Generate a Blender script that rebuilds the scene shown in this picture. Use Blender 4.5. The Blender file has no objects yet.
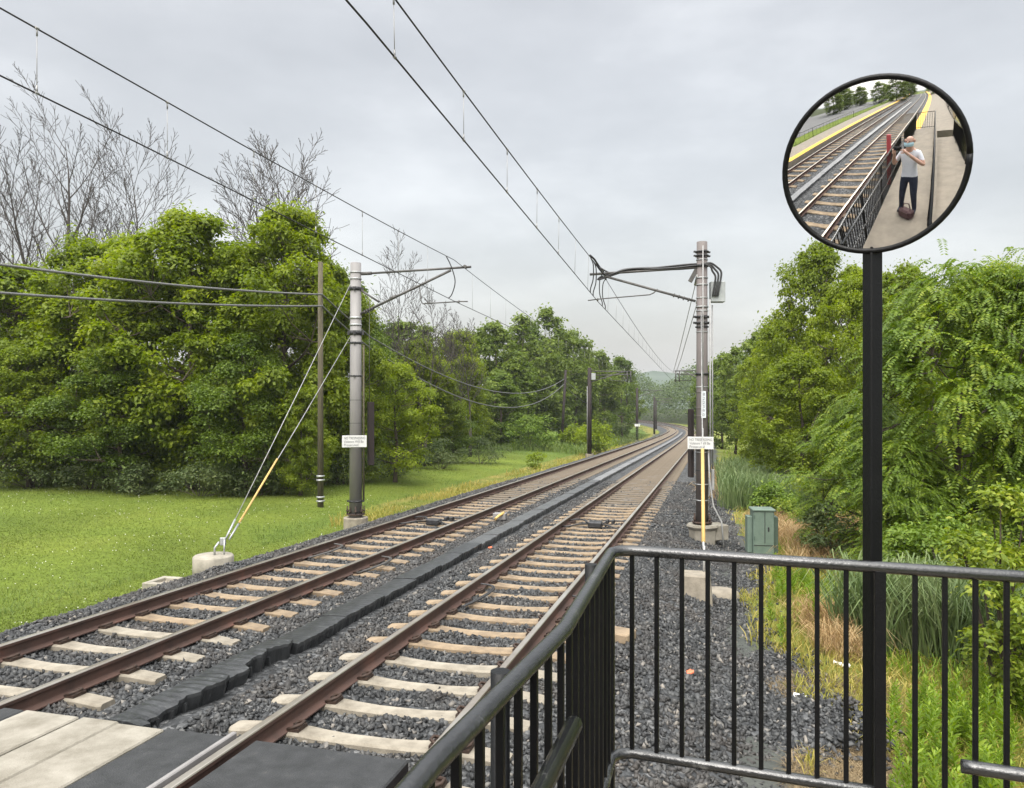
import bpy, math, random
import numpy as np
from mathutils import Vector, Matrix
R_ = math.radians
rng = np.random.default_rng(11)
random.seed(5)
SC = bpy.context.scene
COL = SC.collection
F = 760.0; HY = 400.0; CAMZ = 2.49

# ------------------------------------------------------------------ helpers
def at(x, y, Y):
    """world point seen at photo position (x, y) and standing Y metres ahead"""
    return Vector(((x-512)*Y/F, Y, CAMZ-(y-HY)*Y/F))

def spl(pts, n=5):
    P_ = [Vector(p) for p in pts]; out = []
    for i in range(len(P_)-1):
        p0, p1, p2, p3 = P_[max(i-1,0)], P_[i], P_[i+1], P_[min(i+2,len(P_)-1)]
        for k in range(n):
            t = k/n; out.append(.5*((2*p1)+(p2-p0)*t+(2*p0-5*p1+4*p2-p3)*t*t+(3*p1-p0-3*p2+p3)*t**3))
    return out+[P_[-1]]
def norm(v):
    return v/np.maximum(np.linalg.norm(v, axis=-1, keepdims=True), 1e-9)

class MB:
    def __init__(s): s.v = []; s.f = []; s.m = []; s.sm = []
    def add(s, vs, fs, mi=0, smooth=False):
        n = len(s.v); s.v += [tuple(v) for v in vs]
        for f in fs:
            s.f.append(tuple(i+n for i in f)); s.m.append(mi); s.sm.append(smooth)
        return s
    def box(s, c, size, rot=None, mi=0, bevel=0.0):
        hx, hy, hz = [a/2 for a in size]; c = Vector(c)
        M = rot if rot is not None else Matrix.Identity(3)
        if bevel <= 0:
            vs = [c+M@Vector((sx*hx, sy*hy, sz*hz)) for sx in (-1,1) for sy in (-1,1) for sz in (-1,1)]
            return s.add(vs, [(0,1,3,2),(4,6,7,5),(0,4,5,1),(2,3,7,6),(0,2,6,4),(1,5,7,3)], mi)
        b = bevel; vs = []
        for sx in (-1,1):
            for sy in (-1,1):
                for sz in (-1,1):
                    vs += [c+M@Vector((sx*hx, sy*(hy-b), sz*(hz-b))), c+M@Vector((sx*(hx-b), sy*hy, sz*(hz-b))), c+M@Vector((sx*(hx-b), sy*(hy-b), sz*hz))]
        I = lambda x,y,z,k: ((x*2+y)*2+z)*3+k
        fs = []
        for x in (0,1): fs.append([I(x,0,0,0),I(x,1,0,0),I(x,1,1,0),I(x,0,1,0)])
        for y in (0,1): fs.append([I(0,y,0,1),I(1,y,0,1),I(1,y,1,1),I(0,y,1,1)])
        for z in (0,1): fs.append([I(0,0,z,2),I(1,0,z,2),I(1,1,z,2),I(0,1,z,2)])
        for a in (0,1):
            for d in (0,1):
                fs.append([I(a,d,0,0),I(a,d,1,0),I(a,d,1,1),I(a,d,0,1)])
                fs.append([I(a,0,d,0),I(a,1,d,0),I(a,1,d,2),I(a,0,d,2)])
                fs.append([I(0,a,d,1),I(1,a,d,1),I(1,a,d,2),I(0,a,d,2)])
        for x in (0,1):
            for y in (0,1):
                for z in (0,1): fs.append([I(x,y,z,0),I(x,y,z,1),I(x,y,z,2)])
        return s.add(vs, fs, mi)
    def tube(s, pts, r, n=8, mi=0, cap=True, smooth=True):
        pts = [Vector(p) for p in pts]; k = len(pts)
        rs = r if isinstance(r, (list, tuple)) else [r]*k
        ref = None; vs = []
        for i, p in enumerate(pts):
            d = (pts[min(i+1,k-1)]-pts[max(i-1,0)]).normalized()
            if ref is None:
                a = Vector((0,0,1)) if abs(d.z) < .9 else Vector((1,0,0))
                ref = (a-d*a.dot(d)).normalized()
            else:
                ref = (ref-d*ref.dot(d)).normalized()
            w = d.cross(ref)
            for j in range(n):
                t = 2*math.pi*(j+.5)/n
                vs.append(p+(ref*math.cos(t)+w*math.sin(t))*rs[i])
        fs = [(i*n+j, i*n+(j+1)%n, (i+1)*n+(j+1)%n, (i+1)*n+j) for i in range(k-1) for j in range(n)]
        s.add(vs, fs, mi, smooth)
        if cap:
            b = len(s.v)-len(vs)
            s.f += [tuple(b+j for j in reversed(range(n))), tuple(b+(k-1)*n+j for j in range(n))]
            s.m += [mi, mi]; s.sm += [False, False]
        return s
    def ring(s, c, r, h, n=20, mi=0, axis=(0,0,1)):
        c = Vector(c); a = Vector(axis).normalized()*h/2
        return s.tube([c-a, c+a], r, n, mi)
    def lathe(s, c, prof, n=24, mi=0, smooth=True):
        c = Vector(c); k = len(prof)
        vs = [c+Vector((r*math.cos(2*math.pi*j/n), r*math.sin(2*math.pi*j/n), z)) for r, z in prof for j in range(n)]
        fs = [(i*n+j, i*n+(j+1)%n, (i+1)*n+(j+1)%n, (i+1)*n+j) for i in range(k-1) for j in range(n)]
        fs += [tuple(reversed(range(n))), tuple((k-1)*n+j for j in range(n))]
        return s.add(vs, fs, mi, smooth)
    def build(s, name, mats, parent=None, origin=None):
        me = bpy.data.meshes.new(name)
        o0 = Vector(origin) if origin is not None else (parent.location.copy() if parent is not None and parent.parent is None else None)
        if parent is not None and parent.parent is not None:
            o0 = parent.parent.location + parent.location
        vs = s.v if o0 is None else [(v[0]-o0.x, v[1]-o0.y, v[2]-o0.z) for v in s.v]
        me.from_pydata(vs, [], s.f)
        mats = mats if isinstance(mats, (list, tuple)) else [mats]
        for m in mats: me.materials.append(m)
        me.polygons.foreach_set('material_index', s.m)
        me.polygons.foreach_set('use_smooth', s.sm)
        me.update()
        o = bpy.data.objects.new(name, me); COL.objects.link(o)
        if parent is not None: o.parent = parent
        elif origin is not None: o.location = origin
        return o

def np_mesh(name, V, Q, mats, parent=None, mi=None, T=None, smooth=False, link=True):
    """big mesh from numpy: V (n,3), Q (k,4) quads and T (j,3) triangles"""
    me = bpy.data.meshes.new(name)
    nq = 0 if Q is None else len(Q); nt = 0 if T is None else len(T)
    me.vertices.add(len(V)); me.vertices.foreach_set('co', np.ascontiguousarray(V, dtype=np.float32).ravel())
    idx = np.concatenate(([Q.ravel()] if nq else [])+([T.ravel()] if nt else [])).astype(np.int32)
    me.loops.add(len(idx)); me.loops.foreach_set('vertex_index', idx)
    me.polygons.add(nq+nt)
    st = np.concatenate([np.arange(nq)*4, nq*4+np.arange(nt)*3]).astype(np.int32)
    me.polygons.foreach_set('loop_start', st)
    mats = mats if isinstance(mats, (list, tuple)) else [mats]
    for m in mats: me.materials.append(m)
    if mi is not None: me.polygons.foreach_set('material_index', np.asarray(mi, dtype=np.int32))
    if smooth: me.polygons.foreach_set('use_smooth', np.ones(nq+nt, dtype=bool))
    me.update(calc_edges=True)
    if not link: return me
    o = bpy.data.objects.new(name, me); COL.objects.link(o)
    if parent is not None: o.parent = parent
    return o

def vcol(me, name, arr):
    a = me.attributes.new(name, 'FLOAT_COLOR', 'POINT')
    c = np.ones((len(arr), 4), dtype=np.float32); c[:, :arr.shape[1]] = arr
    a.data.foreach_set('color', c.ravel())

def tag(o, label=None, cat=None, group=None, kind=None):
    if label: o['label'] = label
    if cat: o['category'] = cat
    if group: o['group'] = group
    if kind: o['kind'] = kind
    return o

def thing(name, loc, label, cat, group=None):
    o = bpy.data.objects.new(name, None); COL.objects.link(o)
    o.location = loc; o.empty_display_size = .2
    return tag(o, label, cat, group)

def dup(root, loc, rotz=0.0, label=None, scale=None):
    r = root.copy(); COL.objects.link(r); r.location = loc; r.rotation_euler = (0, 0, rotz)
    if scale: r.scale = scale
    if label: r['label'] = label
    for ch in list(root.children):
        c = ch.copy(); COL.objects.link(c); c.parent = r
        for g in list(ch.children):
            d = g.copy(); COL.objects.link(d); d.parent = c
    return r

# ------------------------------------------------------------------ materials
def newmat(name):
    m = bpy.data.materials.new(name); m.use_nodes = True
    nt = m.node_tree; b = nt.nodes['Principled BSDF']
    return m, nt, b
def N(nt, t, **k):
    n = nt.nodes.new(t)
    for a, v in k.items():
        if a in n.inputs: n.inputs[a].default_value = v
        else: setattr(n, a, v)
    return n
def ramp(nt, stops):
    r = nt.nodes.new('ShaderNodeValToRGB'); e = r.color_ramp.elements
    while len(e) < len(stops): e.new(.5)
    for i, (p, c) in enumerate(stops):
        e[i].position = p; e[i].color = (*c, 1)
    return r
def mat(name, c1, c2=None, rough=.6, metal=0.0, scale=8.0, bump=0.0, bscale=None, c3=None, detail=6.0, spec=.5, stretch=None):
    m, nt, b = newmat(name); L = nt.links
    b.inputs['Roughness'].default_value = rough; b.inputs['Metallic'].default_value = metal
    b.inputs['Specular IOR Level'].default_value = spec
    c2 = c2 or tuple(x*.72 for x in c1)
    tc = N(nt, 'ShaderNodeTexCoord'); vec = tc.outputs['Object']
    if stretch:
        mp = N(nt, 'ShaderNodeMapping'); mp.inputs['Scale'].default_value = stretch
        L.new(vec, mp.inputs[0]); vec = mp.outputs[0]
    nz = N(nt, 'ShaderNodeTexNoise', Scale=scale, Detail=detail, Roughness=.65); L.new(vec, nz.inputs['Vector'])
    st = [(.34, c2), (.62, c1)] + ([(.74, c3)] if c3 else [])
    rp = ramp(nt, st); L.new(nz.outputs[0], rp.inputs[0]); L.new(rp.outputs[0], b.inputs['Base Color'])
    if bump:
        n2 = N(nt, 'ShaderNodeTexNoise', Scale=bscale or scale*4, Detail=5.0); L.new(vec, n2.inputs['Vector'])
        bp = N(nt, 'ShaderNodeBump', Strength=bump, Distance=.01); L.new(n2.outputs[0], bp.inputs['Height']); L.new(bp.outputs[0], b.inputs['Normal'])
    return m

def leafmat(name, cols, trans=.35, rough=.5, nscale=.5, spec=.3):
    """leaf colour varies per leaf and in patches; thin leaves let some light through"""
    m, nt, b = newmat(name); L = nt.links
    g = N(nt, 'ShaderNodeNewGeometry'); tc = N(nt, 'ShaderNodeTexCoord')
    nz = N(nt, 'ShaderNodeTexNoise', Scale=nscale, Detail=3.0); L.new(tc.outputs['Object'], nz.inputs['Vector'])
    mx = N(nt, 'ShaderNodeMath', operation='MULTIPLY_ADD'); mx.inputs[1].default_value = .55
    L.new(g.outputs['Random Per Island'], mx.inputs[0])
    m2 = N(nt, 'ShaderNodeMath', operation='MULTIPLY_ADD'); m2.inputs[1].default_value = 1.3; m2.inputs[2].default_value = -.42
    L.new(nz.outputs[0], m2.inputs[0]); L.new(m2.outputs[0], mx.inputs[2])
    k = len(cols); rp = ramp(nt, [(i/(k-1)*.9+.05, c) for i, c in enumerate(cols)])
    L.new(mx.outputs[0], rp.inputs[0]); L.new(rp.outputs[0], b.inputs['Base Color'])
    b.inputs['Roughness'].default_value = rough; b.inputs['Specular IOR Level'].default_value = spec
    tr = N(nt, 'ShaderNodeBsdfTranslucent'); hs = N(nt, 'ShaderNodeHueSaturation', Saturation=1.1, Value=1.25)
    L.new(rp.outputs[0], hs.inputs['Color']); L.new(hs.outputs[0], tr.inputs[0])
    ms = N(nt, 'ShaderNodeMixShader'); ms.inputs[0].default_value = trans
    L.new(b.outputs[0], ms.inputs[1]); L.new(tr.outputs[0], ms.inputs[2]); L.new(ms.outputs[0], nt.nodes['Material Output'].inputs[0])
    return m

M = {}
M['concrete'] = mat('concrete', (.30,.275,.225), (.20,.185,.15), .9, 0, 5, .4, 60)
M['pale_concrete'] = mat('pale_concrete', (.27,.25,.21), (.15,.135,.105), .9, 0, 2.4, .5, 70, c3=(.31,.29,.245))
M['footing'] = mat('footing', (.25,.22,.175), (.16,.14,.11), .95, 0, 6, .5, 50)
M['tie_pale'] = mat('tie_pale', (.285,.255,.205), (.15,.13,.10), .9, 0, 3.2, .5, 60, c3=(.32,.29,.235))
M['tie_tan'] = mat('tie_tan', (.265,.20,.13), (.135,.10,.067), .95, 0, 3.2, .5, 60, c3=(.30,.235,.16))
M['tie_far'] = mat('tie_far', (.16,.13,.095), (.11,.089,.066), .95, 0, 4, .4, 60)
M['rail_rust'] = mat('rail_rust', (.090,.048,.036), (.048,.028,.022), .75, .05, 2.2, .25, 60, c3=(.135,.058,.040))
M['rail_head'] = mat('rail_head', (.60,.56,.50), (.40,.34,.28), .30, .85, 2.5, 0, c3=(.70,.68,.64), stretch=(.3,.3,.3))
M['clip'] = mat('clip_steel', (.06,.035,.025), (.03,.02,.015), .7, .3, 20)
M['black_rubber'] = mat('black_rubber', (.030,.031,.033), (.015,.016,.017), .5, 0, 7, .7, 85, c3=(.055,.053,.05))
M['cover_pale_sheen'] = mat('pale_sheen_rubber', (.19,.192,.195), (.13,.132,.135), .40, 0, 5, .4, 40)  # grazing sky reflection on the farther sheets, put into a paler base colour
M['cover_mid_sheen'] = mat('mid_sheen_rubber', (.085,.087,.089), (.045,.047,.049), .36, 0, 5, .5, 40, c3=(.13,.13,.13))  # same rubber, weaker sky sheen painted into the colour for the middle sheets
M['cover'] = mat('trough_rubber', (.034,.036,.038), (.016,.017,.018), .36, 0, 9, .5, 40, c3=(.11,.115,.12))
M['pole_grey'] = mat('pole_grey', (.235,.225,.22), (.18,.172,.168), .6, .1, 2.2, .15, 30, stretch=(1,1,.25))
M['pole_brown'] = mat('pole_brown', (.155,.135,.13), (.105,.092,.088), .65, .15, 2.5, .2, 30, stretch=(1,1,.25))
M['pole_dark'] = mat('pole_dark', (.026,.017,.016), (.014,.010,.010), .8, .1, 3)
M['steel'] = mat('galvanised_steel', (.42,.43,.43), (.30,.31,.31), .45, .6, 6)
M['dark_steel'] = mat('dark_steel', (.05,.05,.052), (.028,.028,.03), .5, .5, 8)
M['arm'] = mat('arm_steel', (.11,.105,.10), (.06,.058,.055), .55, .4, 6)
M['wire'] = mat('wire_metal', (.045,.042,.042), (.03,.028,.028), .6, .5, 5)
M['guy'] = mat('guy_wire', (.36,.36,.35), (.22,.22,.22), .5, .5, 5)
M['pale_pipe'] = mat('pale_pipe', (.33,.33,.325), (.25,.25,.25), .55, .0, 6)
M['cable'] = mat('cable_black', (.03,.03,.032), (.02,.02,.021), .5, 0, 9)
M['yellow'] = mat('yellow_guard', (.56,.37,.12), (.44,.29,.10), .55, 0, 3)
M['wood'] = mat('wood_pole', (.105,.09,.055), (.05,.045,.03), .95, 0, 5, .5, 40, stretch=(6,6,.5))
M['wood_red'] = mat('wood_red', (.25,.115,.05), (.16,.075,.035), .95, 0, 5, .4, 40, stretch=(6,6,.5))
M['black_paint'] = mat('black_paint', (.0045,.0048,.0055), (.0028,.003,.0034), .42, 0, 6, .15, 120, spec=.22, c3=(.010,.009,.008))
M['rail_paint'] = mat('worn_rail_paint', (.018,.019,.020), (.010,.0105,.011), .24, 0, 11, .2, 90, c3=(.13,.13,.125), spec=.9)
M['sign'] = mat('sign_white', (.60,.60,.585), (.52,.52,.505), .5, 0, 4)
M['plate'] = mat('plate_blue_white', (.60,.64,.68), (.52,.56,.60), .5, 0, 4)
M['ink'] = mat('sign_ink', (.10,.10,.11), (.07,.07,.08), .7, 0, 4)
M['cabinet'] = mat('cabinet_green', (.135,.185,.15), (.105,.15,.12), .5, .1, 5, .1, 40)
M['cabinet_dark'] = mat('cabinet_dark_green', (.08,.12,.095), (.06,.09,.07), .5, .1, 5)
M['box_grey'] = mat('box_grey', (.36,.38,.38), (.28,.30,.30), .5, .2, 5)
M['yellow_tactile'] = mat('yellow_tactile', (.72,.42,.03), (.60,.34,.03), .7, 0, 6)
M['platform'] = mat('platform_concrete', (.22,.19,.15), (.165,.145,.115), .9, 0, 3, .3, 50)
M['asphalt'] = mat('asphalt', (.11,.11,.11), (.08,.08,.08), .9, 0, 4)
M['bark'] = mat('bark', (.085,.065,.048), (.04,.032,.025), .95, 0, 5, .6, 30, stretch=(3,3,.6))
M['bark_bare'] = mat('bark_bare', (.075,.064,.057), (.04,.034,.03), .95, 0, 3, .4, 30)
M['orange'] = mat('orange_plastic', (.65,.16,.07), (.5,.12,.05), .6, 0, 9)
M['litter_white'] = mat('litter_white', (.7,.7,.7), (.55,.56,.6), .5, 0, 9)
# photographer
M['skin'] = mat('skin', (.55,.33,.25), (.46,.27,.2), .5, 0, 9)
M['shirt'] = mat('white_shirt', (.68,.69,.73), (.6,.61,.66), .85, 0, 6)
M['jeans'] = mat('navy_jeans', (.025,.032,.055), (.016,.02,.036), .9, 0, 12)
M['mask'] = mat('blue_mask', (.42,.62,.70), (.36,.55,.64), .8, 0, 9)
M['shoe'] = mat('dark_shoe', (.03,.03,.035), (.02,.02,.022), .6, 0, 9)
M['bag'] = mat('maroon_bag', (.055,.022,.024), (.10,.06,.058), .8, 0, 22)
M['phone'] = mat('phone_black', (.015,.015,.017), (.01,.01,.011), .2, 0, 9)
M['red_marker'] = mat('red_marker', (.62,.10,.11), (.5,.08,.09), .5, 0, 9)

m, nt, b = newmat('mirror_glass'); b.inputs['Metallic'].default_value = 1; b.inputs['Roughness'].default_value = .015
b.inputs['Base Color'].default_value = (.86,.86,.86,1); M['mirror'] = m

# leaves
M['maple'] = leafmat('maple_leaves', [(.088,.128,.014),(.140,.192,.018),(.195,.25,.022),(.27,.315,.032)], .5, .5, .45)
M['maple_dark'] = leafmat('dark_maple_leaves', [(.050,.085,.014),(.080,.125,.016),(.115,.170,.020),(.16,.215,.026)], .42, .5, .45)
M['maple_bright'] = leafmat('bright_maple_leaves', [(.115,.165,.014),(.165,.222,.016),(.215,.275,.020),(.27,.32,.028)], .5, .5, .5)
M['locust'] = leafmat('locust_leaflets', [(.072,.122,.018),(.110,.175,.022),(.16,.23,.024),(.28,.335,.034)], .45, .45, .8)
M['far_leaf'] = leafmat('far_leaves', [(.072,.112,.020),(.105,.152,.024),(.145,.195,.028),(.18,.23,.034)], .4, .6, .3)
M['shrub_yellow'] = leafmat('yellow_green_leaves', [(.10,.15,.02),(.15,.21,.025),(.22,.28,.03),(.34,.36,.05)], .4, .45, 2.0)
M['shrub'] = leafmat('shrub_leaves', [(.065,.115,.016),(.10,.165,.02),(.145,.215,.025),(.20,.265,.035)], .35, .5, 1.5)
M['understory'] = leafmat('understory_leaves', [(.045,.07,.024),(.07,.10,.034),(.10,.13,.045),(.14,.16,.06)], .3, .6, .9)
M['lawn'] = leafmat('lawn_blades', [(.082,.112,.018),(.108,.145,.023),(.14,.178,.03),(.20,.225,.055)], .35, .6, .35)
M['reed'] = leafmat('reed_blades', [(.075,.115,.042),(.105,.155,.055),(.15,.20,.078),(.24,.28,.13)], .3, .5, 1.2)
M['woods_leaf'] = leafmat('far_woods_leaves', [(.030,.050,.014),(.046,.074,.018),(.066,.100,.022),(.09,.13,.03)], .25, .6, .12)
M['tallgrass'] = leafmat('tall_grass', [(.07,.11,.025),(.10,.15,.03),(.13,.18,.04),(.17,.21,.05)], .3, .6, .4)
M['weed'] = leafmat('weed_leaves', [(.10,.17,.02),(.15,.24,.025),(.21,.30,.03),(.30,.36,.05)], .4, .5, 1.2)
M['dry'] = leafmat('dry_grass', [(.22,.135,.06),(.31,.20,.095),(.40,.28,.14),(.47,.36,.20)], .3, .7, .8)
M['straw'] = leafmat('dead_straw', [(.10,.075,.045),(.17,.125,.07),(.24,.18,.10),(.33,.26,.16)], .15, .8, 1.5)
M['yellow_grass'] = leafmat('yellow_grass', [(.16,.17,.03),(.24,.23,.045),(.33,.28,.07),(.40,.31,.11)], .3, .7, .8)
M['clover'] = mat('clover_white', (.62,.62,.55), (.5,.5,.42), .8, 0, 9)

# ballast: voronoi stones, tan dust painted in by the 'dust' attribute
def ballast_mat():
    m, nt, b = newmat('ballast'); L = nt.links
    tc = N(nt, 'ShaderNodeTexCoord')
    v = N(nt, 'ShaderNodeTexVoronoi', Scale=19.0); L.new(tc.outputs['Object'], v.inputs['Vector'])
    sp = N(nt, 'ShaderNodeSeparateColor'); L.new(v.outputs['Color'], sp.inputs[0])
    rp = ramp(nt, [(0,(.010,.011,.012)),(.45,(.028,.030,.032)),(.8,(.060,.063,.066)),(1,(.14,.14,.14))]); L.new(sp.outputs[0], rp.inputs[0])
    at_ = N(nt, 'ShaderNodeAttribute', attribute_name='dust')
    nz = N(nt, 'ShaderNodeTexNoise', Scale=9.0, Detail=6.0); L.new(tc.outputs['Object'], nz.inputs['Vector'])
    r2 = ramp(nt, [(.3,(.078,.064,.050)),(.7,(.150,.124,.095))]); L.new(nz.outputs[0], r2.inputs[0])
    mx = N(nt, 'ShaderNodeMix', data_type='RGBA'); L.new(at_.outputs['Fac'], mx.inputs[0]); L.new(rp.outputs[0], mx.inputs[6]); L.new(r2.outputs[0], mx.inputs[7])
    L.new(mx.outputs[2], b.inputs['Base Color']); b.inputs['Roughness'].default_value = .75
    bp = N(nt, 'ShaderNodeBump', Strength=1.0, Distance=.035); bp.invert = True
    L.new(v.outputs['Distance'], bp.inputs['Height']); L.new(bp.outputs[0], b.inputs['Normal'])
    return m
M['ballast'] = ballast_mat()
def stone_mat():
    m, nt, b = newmat('ballast_stone'); L = nt.links
    g = N(nt, 'ShaderNodeNewGeometry')
    rp = ramp(nt, [(0,(.009,.0095,.010)),(.4,(.024,.0255,.027)),(.75,(.050,.052,.053)),(.94,(.088,.089,.088)),(1,(.20,.18,.155))]); L.new(g.outputs['Random Per Island'], rp.inputs[0])
    tc = N(nt, 'ShaderNodeTexCoord'); nz = N(nt, 'ShaderNodeTexNoise', Scale=.9, Detail=5.0); L.new(tc.outputs['Object'], nz.inputs['Vector'])
    r2 = ramp(nt, [(.45,(0,0,0)),(.75,(.45,.45,.45))]); L.new(nz.outputs[0], r2.inputs[0])
    mx = N(nt, 'ShaderNodeMix', data_type='RGBA'); mx.inputs[7].default_value = (.072,.056,.043,1); L.new(r2.outputs[0], mx.inputs[0]); L.new(rp.outputs[0], mx.inputs[6])
    L.new(mx.outputs[2], b.inputs['Base Color']); b.inputs['Roughness'].default_value = .62
    return m
M['stone'] = stone_mat()
def ground_mat():
    m, nt, b = newmat('ground'); L = nt.links
    a = N(nt, 'ShaderNodeAttribute', attribute_name='Col'); tc = N(nt, 'ShaderNodeTexCoord')
    nz = N(nt, 'ShaderNodeTexNoise', Scale=5.0, Detail=10.0, Roughness=.75); L.new(tc.outputs['Object'], nz.inputs['Vector'])
    n3 = N(nt, 'ShaderNodeTexNoise', Scale=.35, Detail=4.0); L.new(tc.outputs['Object'], n3.inputs['Vector'])
    rp = ramp(nt, [(.25,(.62,.62,.62)),(.75,(1.35,1.35,1.3))]); L.new(nz.outputs[0], rp.inputs[0])
    r3 = ramp(nt, [(.3,(.82,.88,.8)),(.7,(1.12,1.08,1.0))]); L.new(n3.outputs[0], r3.inputs[0])
    m1 = N(nt, 'ShaderNodeMix', data_type='RGBA', blend_type='MULTIPLY'); m1.inputs[0].default_value = 1
    m2 = N(nt, 'ShaderNodeMix', data_type='RGBA', blend_type='MULTIPLY'); m2.inputs[0].default_value = 1
    L.new(a.outputs['Color'], m1.inputs[6]); L.new(rp.outputs[0], m1.inputs[7]); L.new(m1.outputs[2], m2.inputs[6]); L.new(r3.outputs[0], m2.inputs[7])
    L.new(m2.outputs[2], b.inputs['Base Color']); b.inputs['Roughness'].default_value = .95; b.inputs['Specular IOR Level'].default_value = .15
    bp = N(nt, 'ShaderNodeBump', Strength=.7, Distance=.05); L.new(nz.outputs[0], bp.inputs['Height']); L.new(bp.outputs[0], b.inputs['Normal'])
    return m
M['ground'] = ground_mat()
M['hills'] = mat('hill_woods', (.040,.066,.034), (.024,.042,.024), .95, 0, .05, 1.0, .12)

# ------------------------------------------------------------------ track path: s along the line, l to the right of the middle between the tracks
DS = .5; S0, S1 = -140.0, 420.0
SS = np.arange(S0, S1+.1, DS)
def heading(s):
    a = 14.84
    if s > 50: a -= (min(s,172)-50)**2/122**2*2.6
    if s > 172: a -= (min(s,330)-172)*.25
    if s < -10: a += min(-10-s, 100)*.08
    return R_(a)
hd = np.array([heading(s) for s in SS])
PX = np.zeros_like(SS); PY = np.zeros_like(SS); PZ = np.zeros_like(SS)
i0 = int(round(-S0/DS)); PX[i0], PY[i0] = -4.809, .506
for i in range(i0+1, len(SS)):
    h = (hd[i]+hd[i-1])/2; PX[i] = PX[i-1]+math.sin(h)*DS; PY[i] = PY[i-1]+math.cos(h)*DS
for i in range(i0-1, -1, -1):
    h = (hd[i]+hd[i+1])/2; PX[i] = PX[i+1]-math.sin(h)*DS; PY[i] = PY[i+1]-math.cos(h)*DS
def gr(s):
    g = -.0242
    if s > 160: g += (min(s,200)-160)/40*.027
    if s < -10: g = -.0242+min(-10-s, 30)/30*.02
    return g
gg = np.array([gr(s) for s in SS])
for i in range(i0+1, len(SS)): PZ[i] = PZ[i-1]+gg[i]*DS
for i in range(i0-1, -1, -1): PZ[i] = PZ[i+1]-gg[i]*DS
def TK(s, l, dz=0.0):
    s = np.asarray(s, float); l = np.asarray(l, float)
    h = np.interp(s, SS, hd)
    return np.stack(np.broadcast_arrays(np.interp(s, SS, PX)+l*np.cos(h), np.interp(s, SS, PY)-l*np.sin(h), np.interp(s, SS, PZ)+dz), axis=-1)
def tk(s, l, dz=0.0): return Vector(TK(s, l, dz).tolist())
def SL(x, y):
    """nearest (s, l) of world points"""
    x = np.atleast_1d(np.asarray(x, float)); y = np.atleast_1d(np.asarray(y, float))
    s = np.empty(len(x)); l = np.empty(len(x)); sub = slice(None, None, 2)
    qx, qy, qs, qh = PX[sub], PY[sub], SS[sub], hd[sub]
    for a in range(0, len(x), 4000):
        d = (x[a:a+4000,None]-qx)**2+(y[a:a+4000,None]-qy)**2
        k = d.argmin(1); dx = x[a:a+4000]-qx[k]; dy = y[a:a+4000]-qy[k]
        s[a:a+4000] = qs[k]+dx*np.sin(qh[k])+dy*np.cos(qh[k]); l[a:a+4000] = dx*np.cos(qh[k])-dy*np.sin(qh[k])
    return s, l
LP = [-90,-40,-26,-14,-10,-7.6,-6.6,-5.7,-5.15,-3.75,3.75,5.2,6.8,9,12,20,40,90]
LZ = [.4,-.2,-.55,-.72,-.80,-1.05,-1.0,-.90,-.72,-.222,-.222,-.62,-.72,-.88,-1.05,-1.2,-.6,1.5]
def smooth_noise(x, y, sc, seed=0):
    o = np.zeros_like(x); r = np.random.default_rng(seed)
    for k in range(7):
        a = r.uniform(0, 6.28); f = sc*r.uniform(.6, 1.8); p = r.uniform(0, 6.28)
        o += np.sin((x*np.cos(a)+y*np.sin(a))*f+p)
    return o/3.2
def redge(s, l):
    return np.interp(s, [4,6,7.5,8.6,10,12,15,18,26,40], [5.0,5.1,5.5,6.2,6.0,5.35,5.5,5.9,5.5,5.2])+.22*smooth_noise(np.asarray(s,float), np.asarray(l,float), 2.6, 4)
def prof(l): return np.interp(l, LP, LZ)
def GZ(x, y):
    s, l = SL(x, y)
    return np.interp(s, SS, PZ)+prof(l)+.035*smooth_noise(np.asarray(x,float), np.asarray(y,float), .9, 3)*np.clip((np.abs(l)-5.4)/1.5, 0, 1)
def gz(x, y): return float(GZ([x],[y])[0])

# ------------------------------------------------------------------ ground, ballast, hills
lv = np.unique(np.concatenate([np.arange(-12,13,.25), np.arange(-30,-12,.8), np.arange(13,30,.8), np.array([-110,-90,-75,-60,-50,-40,-35,35,40,50,60,75,90,110])]))
sv = np.unique(np.concatenate([np.arange(-140,-5,3.0), np.arange(-5,45,.3), np.arange(45,110,1.0), np.arange(110,421,3.0)]))
sg, lg = np.meshgrid(sv, lv, indexing='ij')
P = TK(sg.ravel(), lg.ravel(), 0.0); lf = lg.ravel(); sf = sg.ravel()
P[:,2] += prof(lf)+.035*smooth_noise(P[:,0], P[:,1], .9, 3)*np.clip((np.abs(lf)-5.4)/1.5, 0, 1) - .06*(np.abs(lf) < 5.0)
nl = len(lv); ii = (np.arange(len(sv)-1)[:,None]*nl+np.arange(nl-1)[None,:]).ravel()
Q = np.stack([ii, ii+nl, ii+nl+1, ii+1], 1)
ground = np_mesh('ground', P, Q, M['ground'], smooth=True); tag(ground, kind='structure')
n1 = smooth_noise(P[:,0], P[:,1], .8, 1)[:,None]; n2 = smooth_noise(P[:,0], P[:,1], 2.5, 2)[:,None]
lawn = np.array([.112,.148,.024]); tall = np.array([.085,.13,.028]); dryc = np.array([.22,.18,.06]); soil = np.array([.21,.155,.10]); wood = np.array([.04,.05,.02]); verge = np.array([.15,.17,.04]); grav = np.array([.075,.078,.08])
C = np.tile(lawn, (len(P),1))*(1+.10*n1)
def blend(C, mask, col): 
    mask = np.clip(mask, 0, 1).reshape(-1,1); return C*(1-mask)+col*mask
C = blend(C, np.exp(-((lf+7.9)/.7)**2)*(.5+.35*n1[:,0]), tall)
C = blend(C, (lf < -5.0)*(lf > -8.2)*np.clip((sf-24)/6,0,1)*(.55+.4*n2[:,0]), dryc)
C = blend(C, (lf < -8)*np.clip((sf-60)/15,0,1), tall)
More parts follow.
